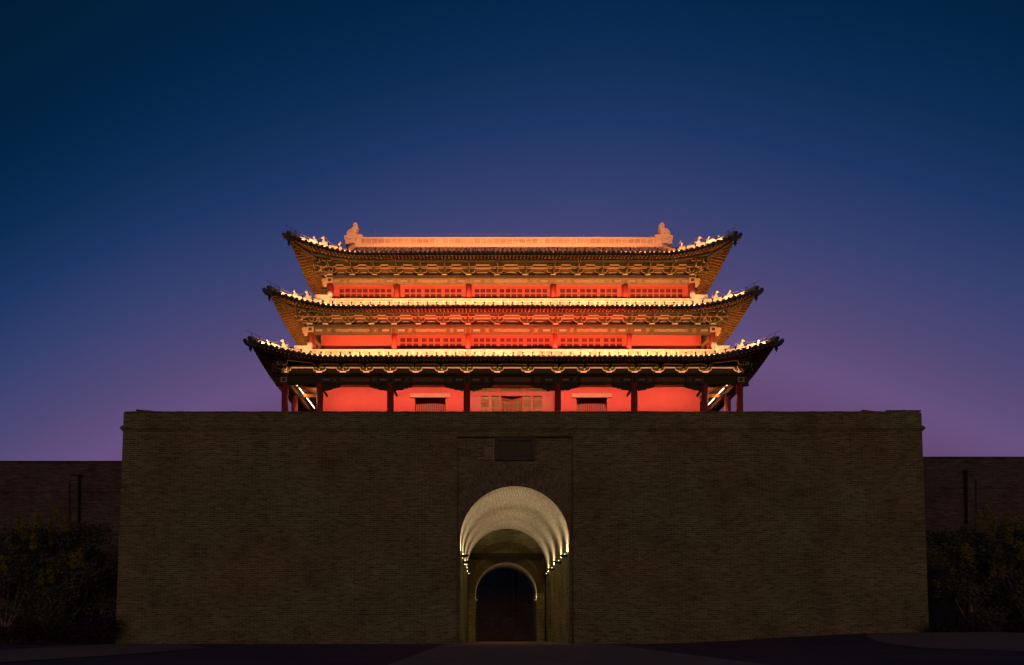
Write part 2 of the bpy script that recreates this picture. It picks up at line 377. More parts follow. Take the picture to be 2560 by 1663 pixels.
# local coords along the wall: u = TE - y
NC, NR, NS = TE-46.5, 1.05, 3.1
arch_sheet(b, 0, TE-PY, SPR, NC, NR, NS, lambda u, z: (xw, TE-u, z), n=14)
for i in range(14):
    a0 = math.pi*i/14; a1 = math.pi*(i+1)/14
    q = [(NC+NR*math.cos(a), NS+NR*math.sin(a)) for a in (a0, a1)]
    b.add([(xw, TE-q[0][0], q[0][1]), (xw, TE-q[1][0], q[1][1]), (xw+.9, TE-q[1][0], q[1][1]), (xw+.9, TE-q[0][0], q[0][1])], [(0,1,2,3)])
for u in (NC-NR, NC+NR):
    b.add([(xw, TE-u, 0), (xw, TE-u, NS), (xw+.9, TE-u, NS), (xw+.9, TE-u, 0)], [(0,1,2,3)])
b.add([(xw+.9, TE-NC-NR, 0), (xw+.9, TE-NC+NR, 0), (xw+.9, TE-NC+NR, NS+NR), (xw+.9, TE-NC-NR, NS+NR)], [(0,1,2,3)])
b.build('passage_wall', M['brick_in'], plat)
# door chamber behind the first vault
b = MB(); C0, C1, CH = TE, 51.0, 9.2
x0, x1 = CX-3.35, CX+3.35
b.add([(x0, C0, 0), (x0, C1, 0), (x0, C1, CH), (x0, C0, CH)], [(0,1,2,3)])
b.add([(x1, C0, 0), (x1, C1, 0), (x1, C1, CH), (x1, C0, CH)], [(3,2,1,0)])
b.add([(x0, C0, CH), (x1, C0, CH), (x1, C1, CH), (x0, C1, CH)], [(0,1,2,3)])
arch_sheet(b, x0, x1, CH, CX, TR, SPR, lambda x, z: (x, C0+.002, z))
R2, S2 = 2.29, 3.62
arch_sheet(b, x0, x1, CH, CX, R2, S2, lambda x, z: (x, C1, z))
b.build('door_chamber', M['brick_in'], plat)
b = MB()
for k in range(2): ring(b, CX, S2+.7, 2.55+k*.29, 2.84+.29*k, C1, x0, x1, th=.04)
for k in range(2): ring(b, CX, S2, R2+.005+k*.27, R2+.27*(k+1), C1, x0, x1, th=.03)
b.build('arch_ring', M['brick_ring'], plat)
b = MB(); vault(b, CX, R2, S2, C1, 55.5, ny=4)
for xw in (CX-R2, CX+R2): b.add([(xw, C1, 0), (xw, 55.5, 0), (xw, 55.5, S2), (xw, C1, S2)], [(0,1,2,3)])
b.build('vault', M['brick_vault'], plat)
b = MB(); b.box(x0+.02, x1-.02, 50.35, 50.65, 6.13, 6.52); b.box(CX-.9, CX+.9, 50.33, 50.6, 5.93, 6.126)
b.build('lintel', M['door_and_shadow'], plat)
for sx in (-1, 1):
    b = MB(); xx = CX+sx*2.98
    b.box(xx-.16, xx+.16, 50.2, 50.55, 0, 6.128); b.build('door_post', M['door_and_shadow'], plat)
    d = MB(); xd = CX+sx*3.22
    d.box(xd-.05, xd+.05, 49.35, 50.15, .05, 5.4)
    for j in range(7):
        for i in range(3): d.ball((xd-sx*.055, 49.5+i*.25, .6+j*.7), .035, n=6, m=4)
    d.build('door_leaf', M['door_and_shadow'], plat)
# rear face of the platform
b = MB(); arch_sheet(b, XL-.4, XR+.4, ZT, CX, R2, S2, lambda x, z: (x, PB-.5+.001, z))
b.build('rear_wall', M['brick_old'], plat)
# string course, coping, plaque
b = MB(); z0 = 10.98
for k, (dz, pr) in enumerate(((0, .05), (.085, .10), (.17, .06))):
    zz = z0+dz
    b.box(xl(zz)-pr*1.2, xr(zz)+pr*1.2, fy(zz)-pr, fy(zz)+.2, zz, zz+.083)
    for xf, s_ in ((xl, -1), (xr, 1)):
        xx = sorted((xf(zz)+s_*pr*1.2, xf(zz)-s_*.1)); b.box(xx[0], xx[1], fy(zz)+.201, PB-.6, zz, zz+.083)
b.build('string_course', M['brick'], plat)
b = MB()
x = xl(ZT)+.05
while x < xr(ZT)-.5:
    w = random.uniform(.36, .44); dz = random.uniform(-.006, .012)
    b.box(x, x+w-.012, fy(ZT)-.03+random.uniform(-.01, .01), fy(ZT)+.52, ZT+.002, ZT+.055+dz); x += w
b.build('coping', M['brick'], plat)
for (px, w, tilt, hh) in ((363, .9, .16, .12), (2170, .62, .13, .10), (2243, .75, -.13, .1)):
    q = PX(px, 1024, 35.3); b = MB()
    n_ = [(-w/2, 0), (w/2, 0), (w/2, hh*.35), (-w/2, hh)] if tilt > 0 else [(-w/2, 0), (w/2, 0), (w/2, hh), (-w/2, hh*.3)]
    b.prism([(q[0]+x, ZT+.06+z) for x, z in n_], 35.25, 35.6); b.build('coping_slab', M['brick_old'], plat)
b = MB(); b.box(*[PX(2214, 1024, 35.3)[0], PX(2300, 1024, 35.3)[0]], 35.22, 35.65, ZT+.06, ZT+.13); b.build('coping_slab', M['brick_old'], plat)
px0 = PX(1236, 1095, PY); px1 = PX(1337, 1152, PY)
b = MB(); X0, X1, Z0, Z1 = px0[0], px1[0], px1[2], px0[2]
b.box(X0, X1, PY-.05, PY+.05, Z0, Z1)
fr = .17
for (a, c, d, e) in ((X0, X1, Z0, Z0+fr), (X0, X1, Z1-fr, Z1), (X0, X0+fr, Z0+fr, Z1-fr), (X1-fr, X1, Z0+fr, Z1-fr)): b.box(a, c, PY-.13, PY-.051, d, e)
plq = b.build('plaque', M['stone'], plat)
b = MB()
for cx_ in ((X0+X1)/2-.45, (X0+X1)/2+.45):          # two worn, unreadable characters: only the blurred panels they stand on
    b.box(cx_-.3, cx_+.3, PY-.072, PY-.0505, Z0+.28, Z1-.28)
b.build('worn_inscription_field', M['stone'], plq)
b = MB()                                              # paler re-pointed joints left of the plaque
for k in range(6):
    zz = Z0+.12+k*.105
    x_ = X0-.55 if k > 0 else X0-.85
    b.box(x_+random.uniform(-.05, .1), X0-.02, PY-.008, PY+.01, zz, zz+.022)
b.box(X0-.045, X0-.02, PY-.0075, PY+.01, Z0, Z1-.05)
b.build('pale_mortar_joints', M['cream'], plat)
# ================================================================== passage lamps
lamp_i = 0
names_R = ['nearest the mouth', 'second inward from the mouth', 'third inward from the mouth', 'deepest in the outer vault']
def wall_lamp(x, y, z, sx, label, power, scale=1.3, grp='uplights on brackets along the outer vault'):
    e = empty('wall_lamp', (x, y, z), label, 'lamp', grp)
    s = scale
    b = MB(); b.prism([(x-sx*0*s, z-.02*s), (x-sx*.34*s, z-.02*s), (x-sx*.27*s, z-.10*s), (x-sx*.02*s, z-.10*s)], y-.16*s, y+.16*s)
    b.build('shelf', M['metal'], e)
    b = MB(); n = 10; pts = []
    cx_, cz_ = x-sx*.15*s, z+.05*s
    for k in range(n): t = R(-60+k*300/(n-1)); pts.append((cx_-sx*math.sin(t)*.04*s, y-.14*s, cz_+math.cos(t)*.04*s))
    b.tube(pts, .009*s, 5); b.build('hook', M['wire'], e)
    b = MB(); b.box(*sorted((x-sx*.13*s, x-sx*.09*s)), y-.08*s, y+.08*s, z, z+.025*s)
    b.build('lamp_glass', M['bulb'], e)
    l = bpy.data.lights.new('uplight', 'SPOT'); l.energy = power; l.color = (1.0, .76, .52); l.spot_size = R(125); l.spot_blend = .9; l.shadow_soft_size = .03
    o = bpy.data.objects.new('uplight', l); S.collection.objects.link(o); o.parent = e; o.location = (-sx*.075*s, 0, .07*s)
    o.rotation_euler = Vector((-sx*.02, 0, 1)).to_track_quat('-Z', 'Y').to_euler()
for i, yy in enumerate((36.2, 39.3, 43.4, 47.4)):
    wall_lamp(CX+TR, yy, 4.73, 1, 'black bracket uplight on the right wall of the passage, '+names_R[i], 330)
    wall_lamp(CX-TR, yy, 4.73, -1, 'black bracket uplight on the left wall of the passage, '+names_R[i], 330)
for sx, nm in ((1, 'right'), (-1, 'left')):
    wall_lamp(CX+sx*R2, 51.6, 3.13, sx, 'small dim uplight at the %s foot of the inner arch' % nm, 60, .8, 'uplights under the inner arch')
# ================================================================== far wall and city walls
def chute(mb, x, y, z0, z1, sg):
    mb.box(*sorted((x-sg*.12, x+sg*.30)), y-.35, y+.05, z0, z1); mb.box(*sorted((x-sg*.2, x+sg*.38)), y-.42, y+.05, z1+.002, z1+.12)
    mb.box(*sorted((x-sg*.36, x-sg*.20)), y-.22, y+.05, z0, z1-.45, 1)  # near-black box beside the pilaster stands in for its shadow
b = MB(); fyy = 72
b.add([(-40, fyy, 0), (45, fyy, 0), (45, fyy+.6, 12), (-40, fyy+.6, 12)], [(0,1,2,3)])
b.add([(-40, fyy+.6, 12), (45, fyy+.6, 12), (45, fyy+5, 12), (-40, fyy+5, 12)], [(0,1,2,3)])
b.box(-40, 45, fyy-.25, fyy+.05, 0, 1.0)
fw = b.build('barbican_wall', M['brick_far']); tag(fw, 'dim brick wall with a low plinth, seen through the arched passage', 'wall')
b = MB(); xx = PX(1290, 0, fyy)[0]; b.box(xx-.45, xx-.15, fyy-.3, fyy+.3, 1.05, 11); b.box(xx+.15, xx+.45, fyy-.3, fyy+.3, 1.05, 11); b.build('drain_chute', M['brick_far'], fw)
CY = 43.0
for nm, xa, xb, zt, cx_, lab in (('city_wall', -70, XL+.3, 11.36, PX(192, 0, CY)[0], 'darker lower brick city wall running off left of the gate, behind shrubs'),
                                 ('city_wall', XR-.3, 75, 11.62, PX(2420, 0, CY)[0], 'darker lower brick city wall running off right of the gate, behind shrubs')):
    e = empty(nm, ((xa+xb)/2, CY, 0), lab, 'wall')
    b = MB(); b.add([(xa, CY-.35, 0), (xb, CY-.35, 0), (xb, CY, zt), (xa, CY, zt)], [(0,1,2,3)])
    b.add([(xa, CY, zt), (xb, CY, zt), (xb, CY+9, zt), (xa, CY+9, zt)], [(0,1,2,3)]); b.build('wall_face', M['brick_old'], e)
    b = MB(); b.box(xa, xb, CY-.12, CY+.1, zt-1.9, zt-1.82); b.box(xa, xb, CY-.07, CY+.35, zt+.001, zt+.07); b.build('string_course', M['brick_old'], e)
    b = MB(); chute(b, cx_, CY-.05, 0, zt-.95, 1 if xa < 0 else -1); b.build('drain_chute', [M['brick_old'], M['door_and_shadow']], e)
# ================================================================== THE TOWER
TX, TY, TZ = 1.44, 46.0, 11.0
tower = empty('gate_tower', (TX, TY, TZ), 'floodlit three-storey red timber gate tower with upturned tiled eaves on the platform', 'tower')
def L2W(p): return (p[0]+TX, p[1]+TY, p[2])
FL = [
 dict(hx=13.05, hy=6.8, cols=[2.61, 7.0, 11.05, 13.05], plate=15.46, beam=(14.85, 15.44), o=.55, pz=15.87, A=14.3, B=8.4, ze=15.78, Wd=2.2, H=.88, L=4.2, p=1.66, R=.88,
      fly=15.65, rnd=15.72, qp=1.05, push=.2, cr=.2, zb=11.0, tiers=1, ties=[(0.02, 15.79)], fig=[(.4, 0), (.70, 1), (1.31, 2)], q=[-.02]),
 dict(hx=11.83, hy=5.7, cols=[2.575, 6.93, 11.83], plate=18.72, beam=(18.22, 18.70), o=.8, pz=19.12, A=13.5, B=7.55, ze=18.97, Wd=2.35, H=1.15, L=4.0, p=2.0, R=.88,
      fly=18.84, rnd=18.93, qp=1.05, push=.22, cr=.165, zb=16.5, tiers=2, ties=[(0.02, 19.14), (.4, 19.12)], fig=[(.42, 0), (1.03, 1), (1.57, 2)]),
 dict(hx=10.97, hy=4.5, cols=[2.565, 6.93, 10.97], plate=22.25, beam=(21.74, 22.23), o=.9, pz=22.73, A=12.7, B=6.4, ze=22.63, Wd=6.4, H=3.97, L=4.0, p=1.9, R=.95,
      fly=22.50, rnd=22.59, qp=1.0, push=.25, cr=.2, zb=19.9, tiers=2, ties=[(0.02, 22.74), (.45, 22.70)], fig=[(.32, 0), (.68, 0), (1.09, 1), (1.5, 2)]),
]
GX = 10.4                                   # gable plane of the top roof
def prof(f, q):
    a = .72 if f['Wd'] > 5 else .8
    t = q/f['Wd']; return f['ze']+f['H']*(a*t+(1-a)*t*t)
def lift(f, s, q):
    w = max(0.0, (f['L']-s)/f['L'])**f['p']; k = max(0.0, 1-q/min(f['Wd'], 3.4)); return w*k
def rpt(f, side, c, q, z=None, dz=0.0, ext=0.0):
    """a point of the roof: side 0 front, 1 right, 2 back, 3 left; c runs along the eave, q inward from it"""
    full = f['A'] if side in (0, 2) else f['B']
    s = max(0.0, full-abs(c)); lk = lift(f, s, q); P = f['push']*lk; sg = 1 if c >= 0 else -1
    zz = (prof(f, q) if z is None else z)+f['R']*lk+dz
    al = c+sg*P; out = (f['B'] if side in (0, 2) else f['A'])-q+P+ext
    if side == 0: return L2W((al, -out, zz))
    if side == 2: return L2W((-al, out, zz))
    if side == 1: return L2W((out, al, zz))
    return L2W((-out, -al, zz))
lamps_src = None
for fi, f in enumerate(FL):
    top = f['Wd'] > 5; storey = ['lowest', 'middle', 'top'][fi]
    # ------- roof tiles
    b = MB(); deck = MB()
    roofs = empty('roof', L2W((0, 0, f['ze'])), storey+' tiled roof', None, None, tower)
    for side in range(4):
        full = f['A'] if side in (0, 2) else f['B']
        qmax = f['Wd'] if (not top or side in (0, 2)) else f['A']-GX
        nq = 16 if qmax > 5 else 7; NU = 64
        for (mb, dz) in ((b, 0), (deck, -.10)):
            rows = []
            for j in range(nq+1):
                q = qmax*j/nq
                half = full-q
                if top and side in (0, 2): half = max(half, GX)
                rows.append([rpt(f, side, half*math.sin(math.pi/2*(-1+2*i/NU)), q, dz=dz) for i in range(NU+1)])
            mb.grid(rows, 1 if mb is b else 0)
        nr = int(full/.28)
        for k in range(-nr, nr+1):
            c = k*.28
            if abs(c) > full-.12: continue
            qm = min(qmax, full-abs(c)) if not (top and side in (0, 2) and abs(c) <= GX) else qmax
            if qm < .1: continue
            ns = 12 if qm > 4 else 4; rings = []
            ax = (1, 0) if side in (0, 2) else (0, 1)
            for j in range(ns+1):
                q = -.03+(qm+.03)*j/ns; pc = rpt(f, side, c, max(q, 0), dz=.02, ext=-min(q, 0))
                rings.append([(pc[0]+ax[0]*.085*math.cos(t), pc[1]+ax[1]*.085*math.cos(t), pc[2]+.085*math.sin(t)) for t in [math.pi*m/5 for m in range(6)]])
            b.grid(rings, 0)
            # round end tile and drip tile
            pc = rpt(f, side, c, 0, dz=.02, ext=.032)
            n = 8; b.add([(pc[0]+ax[0]*.092*math.cos(2*math.pi*m/n), pc[1]+ax[1]*.092*math.cos(2*math.pi*m/n), pc[2]+.092*math.sin(2*math.pi*m/n)) for m in range(n)], [tuple(range(n))], 2)
            pc = rpt(f, side, c+.14, 0, ext=.02) if c+.14 < full else None
            if pc:
                pr = [(-.10, .02), (.10, .02), (.08, -.06), (0, -.13), (-.08, -.06)]
                b.add([(pc[0]+ax[0]*u, pc[1]+ax[1]*u, pc[2]+w) for u, w in pr], [(0,1,2,3,4)], 2)
        # eave board
        pts = [full*math.sin(math.pi/2*(-1+2*i/NU)) for i in range(NU+1)]
        deck.grid([[rpt(f, side, c, 0, dz=0, ext=-.02) for c in pts], [rpt(f, side, c, 0, dz=-.12, ext=-.02) for c in pts], [rpt(f, side, c, .08, dz=-.12) for c in pts]], 1, False)
    tl = b.build('tiles', [M['tile'], M['tile'], M['tile_end']], roofs)
    deck.build('eave_deck', [M['soffit'], M['green']], roofs)
    # ------- rafters
    b = MB(); sp = .21
    for side in range(4):
        full = f['A'] if side in (0, 2) else f['B']; wid = full-f['qp']
        oo = f['B']-f['hy'] if side in (0, 2) else f['A']-f['hx']
        n = int(full/sp)
        for k in range(-n, n+1):
            c = (k+.5)*sp
            if abs(c) > full-.15: continue
            ci = c if abs(c) < wid-.25 else math.copysign(wid-.25+(abs(c)-wid+.25)*.18, c)
            fan = abs(c) > wid-.25
            # flying rafter: square
            a = rpt(f, side, c, .07, z=f['fly']); cm = c*.35+ci*.65 if fan else c
            m2 = rpt(f, side, cm, .62, z=f['rnd']+.13); b.beam(a, m2, .085, .085, 0); e_ = (Vector(a)-Vector(m2)).normalized()*.004; b.beam(Vector(a)+e_, Vector(a)+e_*2, .075, .075, 1)
            cm2 = c*.6+ci*.4 if fan else c
            a = rpt(f, side, cm2, .46, z=f['rnd']); i2 = rpt(f, side, ci, f['qp'], z=f['pz']+.15)
            b.tube([a, i2], .045, 6); e_ = (Vector(a)-Vector(i2)).normalized()*.004; b.tube([Vector(a)+e_, Vector(a)+e_*2], .042, 6, 1)
            if not fan and abs(ci) < full-oo+.1:
                i3 = rpt(f, side, ci, oo+.05, z=f['pz']+.15+(oo-f['qp'])*.40); b.tube([i2, i3], .045, 6)
    b.build('rafters', [M['rafter'], M['raftend']], roofs)
    # ------- purlins and tie beams
    b = MB()
    for side in range(4):
        full = (f['A'] if side in (0, 2) else f['B'])-f['qp']+.3
        pts = [rpt(f, side, full*(-1+2*i/40), f['qp'], z=f['pz']) for i in range(41)]
        b.tube(pts, .10, 8, 0 if fi else 3)
        for (off, z) in f['ties']:
            hw = (f['hx'] if side in (0, 2) else f['hy'])+off
            hd = (f['hy'] if side in (0, 2) else f['hx'])+off
            def P3(al, out, z): return L2W([(al, -out, z), (out, al, z), (-al, out, z), (-out, -al, z)][side])
            b.beam(P3(-hw, hd, z+.07), P3(hw, hd, z+.07), .10, .13, 0 if fi else 2)
            b.beam(P3(-hw, hd+.012, z), P3(hw, hd+.012, z), .10, .02, 1)
            b.beam(P3(-hw, hd+.03, z+.02), P3(hw, hd+.03, z+.02), .05, .03, 1)
        hw = (f['hx'] if side in (0, 2) else f['hy']); hd = (f['hy'] if side in (0, 2) else f['hx'])
        # inner wall behind the brackets
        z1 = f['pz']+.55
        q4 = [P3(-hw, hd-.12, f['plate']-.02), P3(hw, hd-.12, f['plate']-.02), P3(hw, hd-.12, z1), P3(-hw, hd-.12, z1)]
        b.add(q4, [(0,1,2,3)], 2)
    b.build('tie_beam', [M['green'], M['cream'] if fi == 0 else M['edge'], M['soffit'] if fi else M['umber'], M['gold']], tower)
    # ------- architrave
    b = MB(); z0, z1 = f['beam']
    for side in range(4):
        hw = (f['hx'] if side in (0, 2) else f['hy']); hd = (f['hy'] if side in (0, 2) else f['hx'])
        def P3(al, out, z): return L2W([(al, -out, z), (out, al, z), (-al, out, z), (-out, -al, z)][side])
        def bx(a0, a1, o0, o1, za, zb_, mi):
            c1 = P3(a0, o0, za); c2 = P3(a1, o1, zb_)
            b.box(min(c1[0], c2[0]), max(c1[0], c2[0]), min(c1[1], c2[1]), max(c1[1], c2[1]), za, zb_, mi)
        if side in (0, 2):
            bx(-hw-.18, hw+.18, hd-.22, hd+.20, z1-.13, z1, 0)       # plate beam
            bx(-hw-.1, hw+.1, hd-.12, hd+.12, z0, z1-.132, 1)
        else:
            bx(-hw+.21, hw-.21, hd-.22, hd+.20, z1-.13, z1, 0); bx(-hw+.13, hw-.13, hd-.12, hd+.12, z0, z1-.132, 1)
        if side == 0:
            xs = sorted([-c for c in f['cols']]+f['cols'])
            zc = (z0+z1-.132)/2; hh = (z1-.132-z0)*.32
            for a, c in zip(xs[:-1], xs[1:]):
                w = c-a
                if w < 2.2: continue
                mid = (a+c)/2
                for sx in (-1, 1):
                    xm = mid+sx*w*.28
                    for (u0, u1, v0, v1, pr) in ((-hh, hh, -hh, -hh+.03, .135), (-hh, hh, hh-.03, hh, .135), (-hh, -hh+.03, -hh+.03, hh-.03, .135), (hh-.03, hh, -hh+.03, hh-.03, .135)):
                        bx(xm+u0, xm+u1, hd+.1, hd+pr, zc+v0, zc+v1, 2)
                    bx(xm-hh*.4, xm+hh*.4, hd+.1, hd+.132, zc-hh*.35, zc+hh*.35, 3)
                    xe = mid+sx*w*.40; bx(xe-.2, xe+.2, hd+.1, hd+.13, zc-.06, zc+.06, 3)
                    bx(mid+sx*w*.47-.012, mid+sx*w*.47+.012, hd+.1, hd+.128, z0+.01, z1-.14, 2)
                lo = P3(mid-w*.19, hd+.13, zc); hi = P3(mid+w*.19, hd+.13, zc)
                poly = [(lo[0]-.12, zc), (lo[0], zc-hh*.8), (hi[0], zc-hh*.8), (hi[0]+.12, zc), (hi[0], zc+hh*.8), (lo[0], zc+hh*.8)]
                b.prism(poly, lo[1], lo[1]+.03, 2)
                pts = [(lo[0]+(hi[0]-lo[0])*t/24, lo[1]-.012, zc+math.sin(t/24*math.pi*6)*hh*.45) for t in range(1, 24)]
                b.tube(pts, .016, 4, 3)
    arch_ = b.build('architrave', [M['green'], [M['green'], M['beam2'], M['gold']][fi], [M['gold'], M['gold'], M['gilt']][fi], M['pink']], tower)
    # ------- bracket sets
    br = MB(); ox, oy, oz = L2W((0, -f['hy'], f['plate']))
    def BXL(x0, x1, y0, y1, z0, z1, mi=0): br.box(ox+x0, ox+x1, oy+y0, oy+y1, oz+z0, oz+z1, mi)
    BXL(-.16, .16, -.18, .13, 0, .075, 2); BXL(-.11, .11, -.13, .11, .066, .15, 0)
    T = f['tiers']; st = f['o']/(T+.0)
    for k in range(T+1):
        yk = -k*st if k < T else -f['o']+.02; zk = .20+k*.13 if T == 2 else .15+k*.16
        if k == T: wd = .30
        else: wd = .36+.12*k
        arm = [(-wd, zk+.17), (-wd, zk+.11), (-wd*.86, zk+.03), (-wd*.6, zk), (wd*.6, zk), (wd*.86, zk+.03), (wd, zk+.11), (wd, zk+.17)]
        br.prism([(ox+x, oz+z) for x, z in arm], oy+yk-.075, oy+yk+.075, 0)
        # painted lower edge
        for (xa, za), (xb_, zb_) in zip(arm[:-1], arm[1:]):
            br.beam((ox+xa, oy+yk-.066, oz+za-.012), (ox+xb_, oy+yk-.066, oz+zb_-.012), .03, .03, 1, up=(0, 1, 0))
        for sx in (-1, 1): br.box(ox+sx*wd*.82-.06, ox+sx*wd*.82+.06, oy+yk-.09, oy+yk+.09, oz+zk+.171, oz+zk+.23, 0)
    # forward arms
    for k in range(T):
        zz = .16+k*.17
        br.beam((ox, oy+.05, oz+zz+.05), (ox, oy-(k+1)*st-.12, oz+zz+.03+.0), .085, .11, 0)
        br.box(ox+.043, ox+.058, oy-(k+1)*st-.1, oy-.05-k*st, oz+zz-.02, oz+zz+.0, 1)
    br.beam((ox, oy-st*.5, oz+.16+T*.15), (ox, oy-f['o']-.20, oz+.10+T*.13), .09, .15, 0)
    br.box(ox-.055, ox+.055, oy-f['o']-.16, oy-f['o']-.10, oz+.02+T*.13, oz+.30+T*.13, 0)
    for e_ in (-.062, .056): br.box(ox+e_, ox+e_+.014, oy-f['o']-.175, oy-f['o']-.162, oz+.02+T*.13, oz+.28+T*.13, 1)
    b0 = br.build('bracket_set', [M['green'], M['cream'] if fi == 0 else M['edge'], M['cream']], tower, org=(ox, oy, oz))
    cs = sorted([-c for c in f['cols']]+f['cols']); pos = []
    for i, (a, c) in enumerate(zip(cs[:-1], cs[1:])):
        nmid = 2
        if fi == 0 and (c-a) < 2.2: nmid = 0
        if fi == 1 and (i == 0 or i == len(cs)-2):
            nmid = 3; fr_ = [0.18, .455, .73]
            if i > 0: fr_ = [1-t for t in fr_][::-1]
            pos += [a]+[a+(c-a)*t for t in fr_]
        else: pos += [a+(c-a)*t/(nmid+1) for t in range(nmid+1)]
    pos.append(cs[-1])
    for i, x in enumerate(pos):
        if i == 0: b0.location = Vector(L2W((x, -f['hy'], f['plate'])))-ORG[tower.name]
        else: copy_at(b0, L2W((x, -f['hy'], f['plate'])))
    for sx in (-1, 1):
        ny = 3 if fi else 5
        for k in range(ny):
            y = -f['hy']+(0.02 if k == 0 else 0)+2*f['hy']*k/(ny-1)*(.5)
            copy_at(b0, L2W((sx*f['hx'], y, f['plate'])), rz=-sx*math.pi/2*-1)
        copy_at(b0, L2W((sx*f['hx'], -f['hy'], f['plate']+.003)), rz=sx*math.pi/4)
    # painted arch panels between the brackets
    if fi > 0:
        b = MB()
        for a, c in zip(pos[:-1], pos[1:]):
            if c-a < .8: continue
            m_ = (a+c)/2; hw = (c-a)/2-.33
            for rr, pr, mi in ((1.0, .10, 1), (.88, .115, 0), (.55, .13, 1), (.42, .14, 0)):
                pts = [(m_+hw*rr*math.cos(t), math.sin(t)**.8*.30*rr if 0 < t < math.pi else 0) for t in [math.pi*k/10 for k in range(11)]]
                w = [L2W((x, -f['hy']+.12-pr, f['plate']+.0+z)) for x, z in pts]
                b.add(w, [tuple(range(11))[::-1]], mi)
                b.add(w+[(q[0], q[1]+.03, q[2]) for q in w], [(k, k+1, k+12, k+11) for k in range(10)], mi)
        b.build('painted_panel', [M['pink'], M['cream']], tower)
    # ------- columns
    colm = M['redwood']; cb = MB(); zt = f['beam'][0]
    x0_, y0_, _ = L2W((0, -f['hy'], 0))
    cb.tube([(x0_, y0_, f['zb']), (x0_, y0_, f['zb']+.25)], f['cr']*1.0, 14); cb.tube([(x0_, y0_, f['zb']+.25), (x0_, y0_, zt)], [f['cr'], f['cr']*.93], 14)
    c0 = cb.build('column', colm, tower, org=(x0_, y0_, f['zb'])); first = True
    places = [(x, -f['hy']) for x in cs]
    if fi == 0: ys = [-4.85, -1.6, 1.6, 4.85, 6.8]
    elif fi == 1: ys = [-4.7, 0, 5.7]
    else: ys = [-1.6, 1.6, 4.5]
    places += [(sx*f['hx'], y) for sx in (-1, 1) for y in ys]
    for x, y in places:
        if first: c0.location = Vector(L2W((x, y, f['zb'])))-ORG[tower.name]; first = False
        else: copy_at(c0, L2W((x, y, f['zb'])))
    # corner capital ornament on the end columns
    for sx in (-1, 1):
        b = MB(); x = sx*f['hx']; y = -f['hy']; zc = f['beam'][0]+.2
        b.box(*sorted((x+sx*.0+TX-.19, x+TX+.19)), y+TY-.235, y+TY-.205, zc-.16, zc+.14, 1)
        b.box(x+TX-.10, x+TX+.10, y+TY-.25, y+TY-.236, zc-.09, zc+.08, 0)
        pr = [(0, .20), (.30, .16), (.33, .05), (.25, -.02), (.30, -.12), (.18, -.16), (.20, -.26), (.06, -.30), (0, -.2)]
        b.prism([(x+TX+sx*(.2+u), zc+w) for u, w in pr], y+TY-.07, y+TY+.07, 2 if fi else 0)
        b.build('beam_end_carving', [M['green'], M['edge'], M['edge']], tower)
    # ------- ridge band around the foot of the storey above, hip ridges, figures
    if not top:
        b = MB(); X = f['A']-f['Wd']; Y = f['B']-f['Wd']; zr = prof(f, f['Wd'])
        zt = [17.10, 20.56][fi]
        for (a0, a1, b0_, b1) in ((-X-.02, X+.02, -Y-.02, -Y+.24), (-X-.02, X+.02, Y-.24, Y+.02), (-X-.02, -X+.24, -Y+.241, Y-.241), (X-.24, X+.02, -Y+.241, Y-.241)):
            c1 = L2W((a0, b0_, 0)); c2 = L2W((a1, b1, 0))
            b.box(c1[0], c2[0], c1[1], c2[1], zr-.25, zt-.06, 0)
            b.box(c1[0]-.03*(a0 < 0 or True), c2[0]+.03, c1[1]-.03, c2[1]+.03, zt-.058, zt, 1)
        b.box(TX-X-.05, TX+X+.05, TY-Y-.06, TY-Y-.021, zr+.02, zr+.10, 1)
        b.build('base_ridge', [M['ridge'], M['hipridge']], roofs)
    q_in = f['Wd'] if not top else f['A']-GX
    for sx in (-1, 1):
        for sy in (-1, 1):
            def hp(q, dz):                                    # along the hip
                lk = lift(f, q, q); P = f['push']*lk
                return Vector(L2W((sx*(f['A']-q+P), sy*(f['B']-q+P), prof(f, q)+f['R']*lk+dz)))
            b = MB(); N = 14; qs = [.10+(q_in-.10)*k/N for k in range(N+1)]
            secs = []
            for q in qs:
                c = hp(q, 0); hgt = .40 if q > .75 else .26; w = .12
                nrm = Vector((sx, -sy, 0)).normalized()
                sec = [(-w, -.05), (w, -.05), (w, hgt-.06), (w*.6, hgt), (-w*.6, hgt), (-w, hgt-.06)]
                secs.append([tuple(c+nrm*u+Vector((0, 0, v))) for u, v in sec])
            vs = [p_ for s_ in secs for p_ in s_]; fs = []
            for k in range(N):
                for j in range(6): fs.append((k*6+j, k*6+(j+1)%6, (k+1)*6+(j+1)%6, (k+1)*6+j))
            fs += [tuple(range(6)), tuple(N*6+j for j in range(6))]
            b.add(vs, fs)
            hr = b.build('hip_ridge', M['hipridge'], roofs)
            if sy > 0: continue
            # corner beam with a dragon-head end
            b = MB(); dirv = Vector((sx, sy, 0)).normalized(); tip = hp(0, 0)
            inn = Vector(L2W((sx*f['hx'], sy*f['hy'], f['pz']+.1)))
            b.beam(inn, tip+Vector((0, 0, -.20)), .16, .20)
            b.build('corner_beam', M['green'], roofs)
            b = MB()
            def dp(u, v, w): return tuple(tip+dirv*u+Vector((0, 0, v))+Vector((sx, -sy, 0)).normalized()*w)
            up_ = [(-.8, .0), (-.35, .04), (-.08, .08), (.08, .17), (.17, .13), (.13, .02), (.06, -.08), (-.8, -.14)]
            lo_ = [(-.35, -.10), (.05, -.12), (.2, -.13), (.30, -.05), (.42, -.07), (.40, -.19), (.27, -.32), (.05, -.38), (-.35, -.34)]
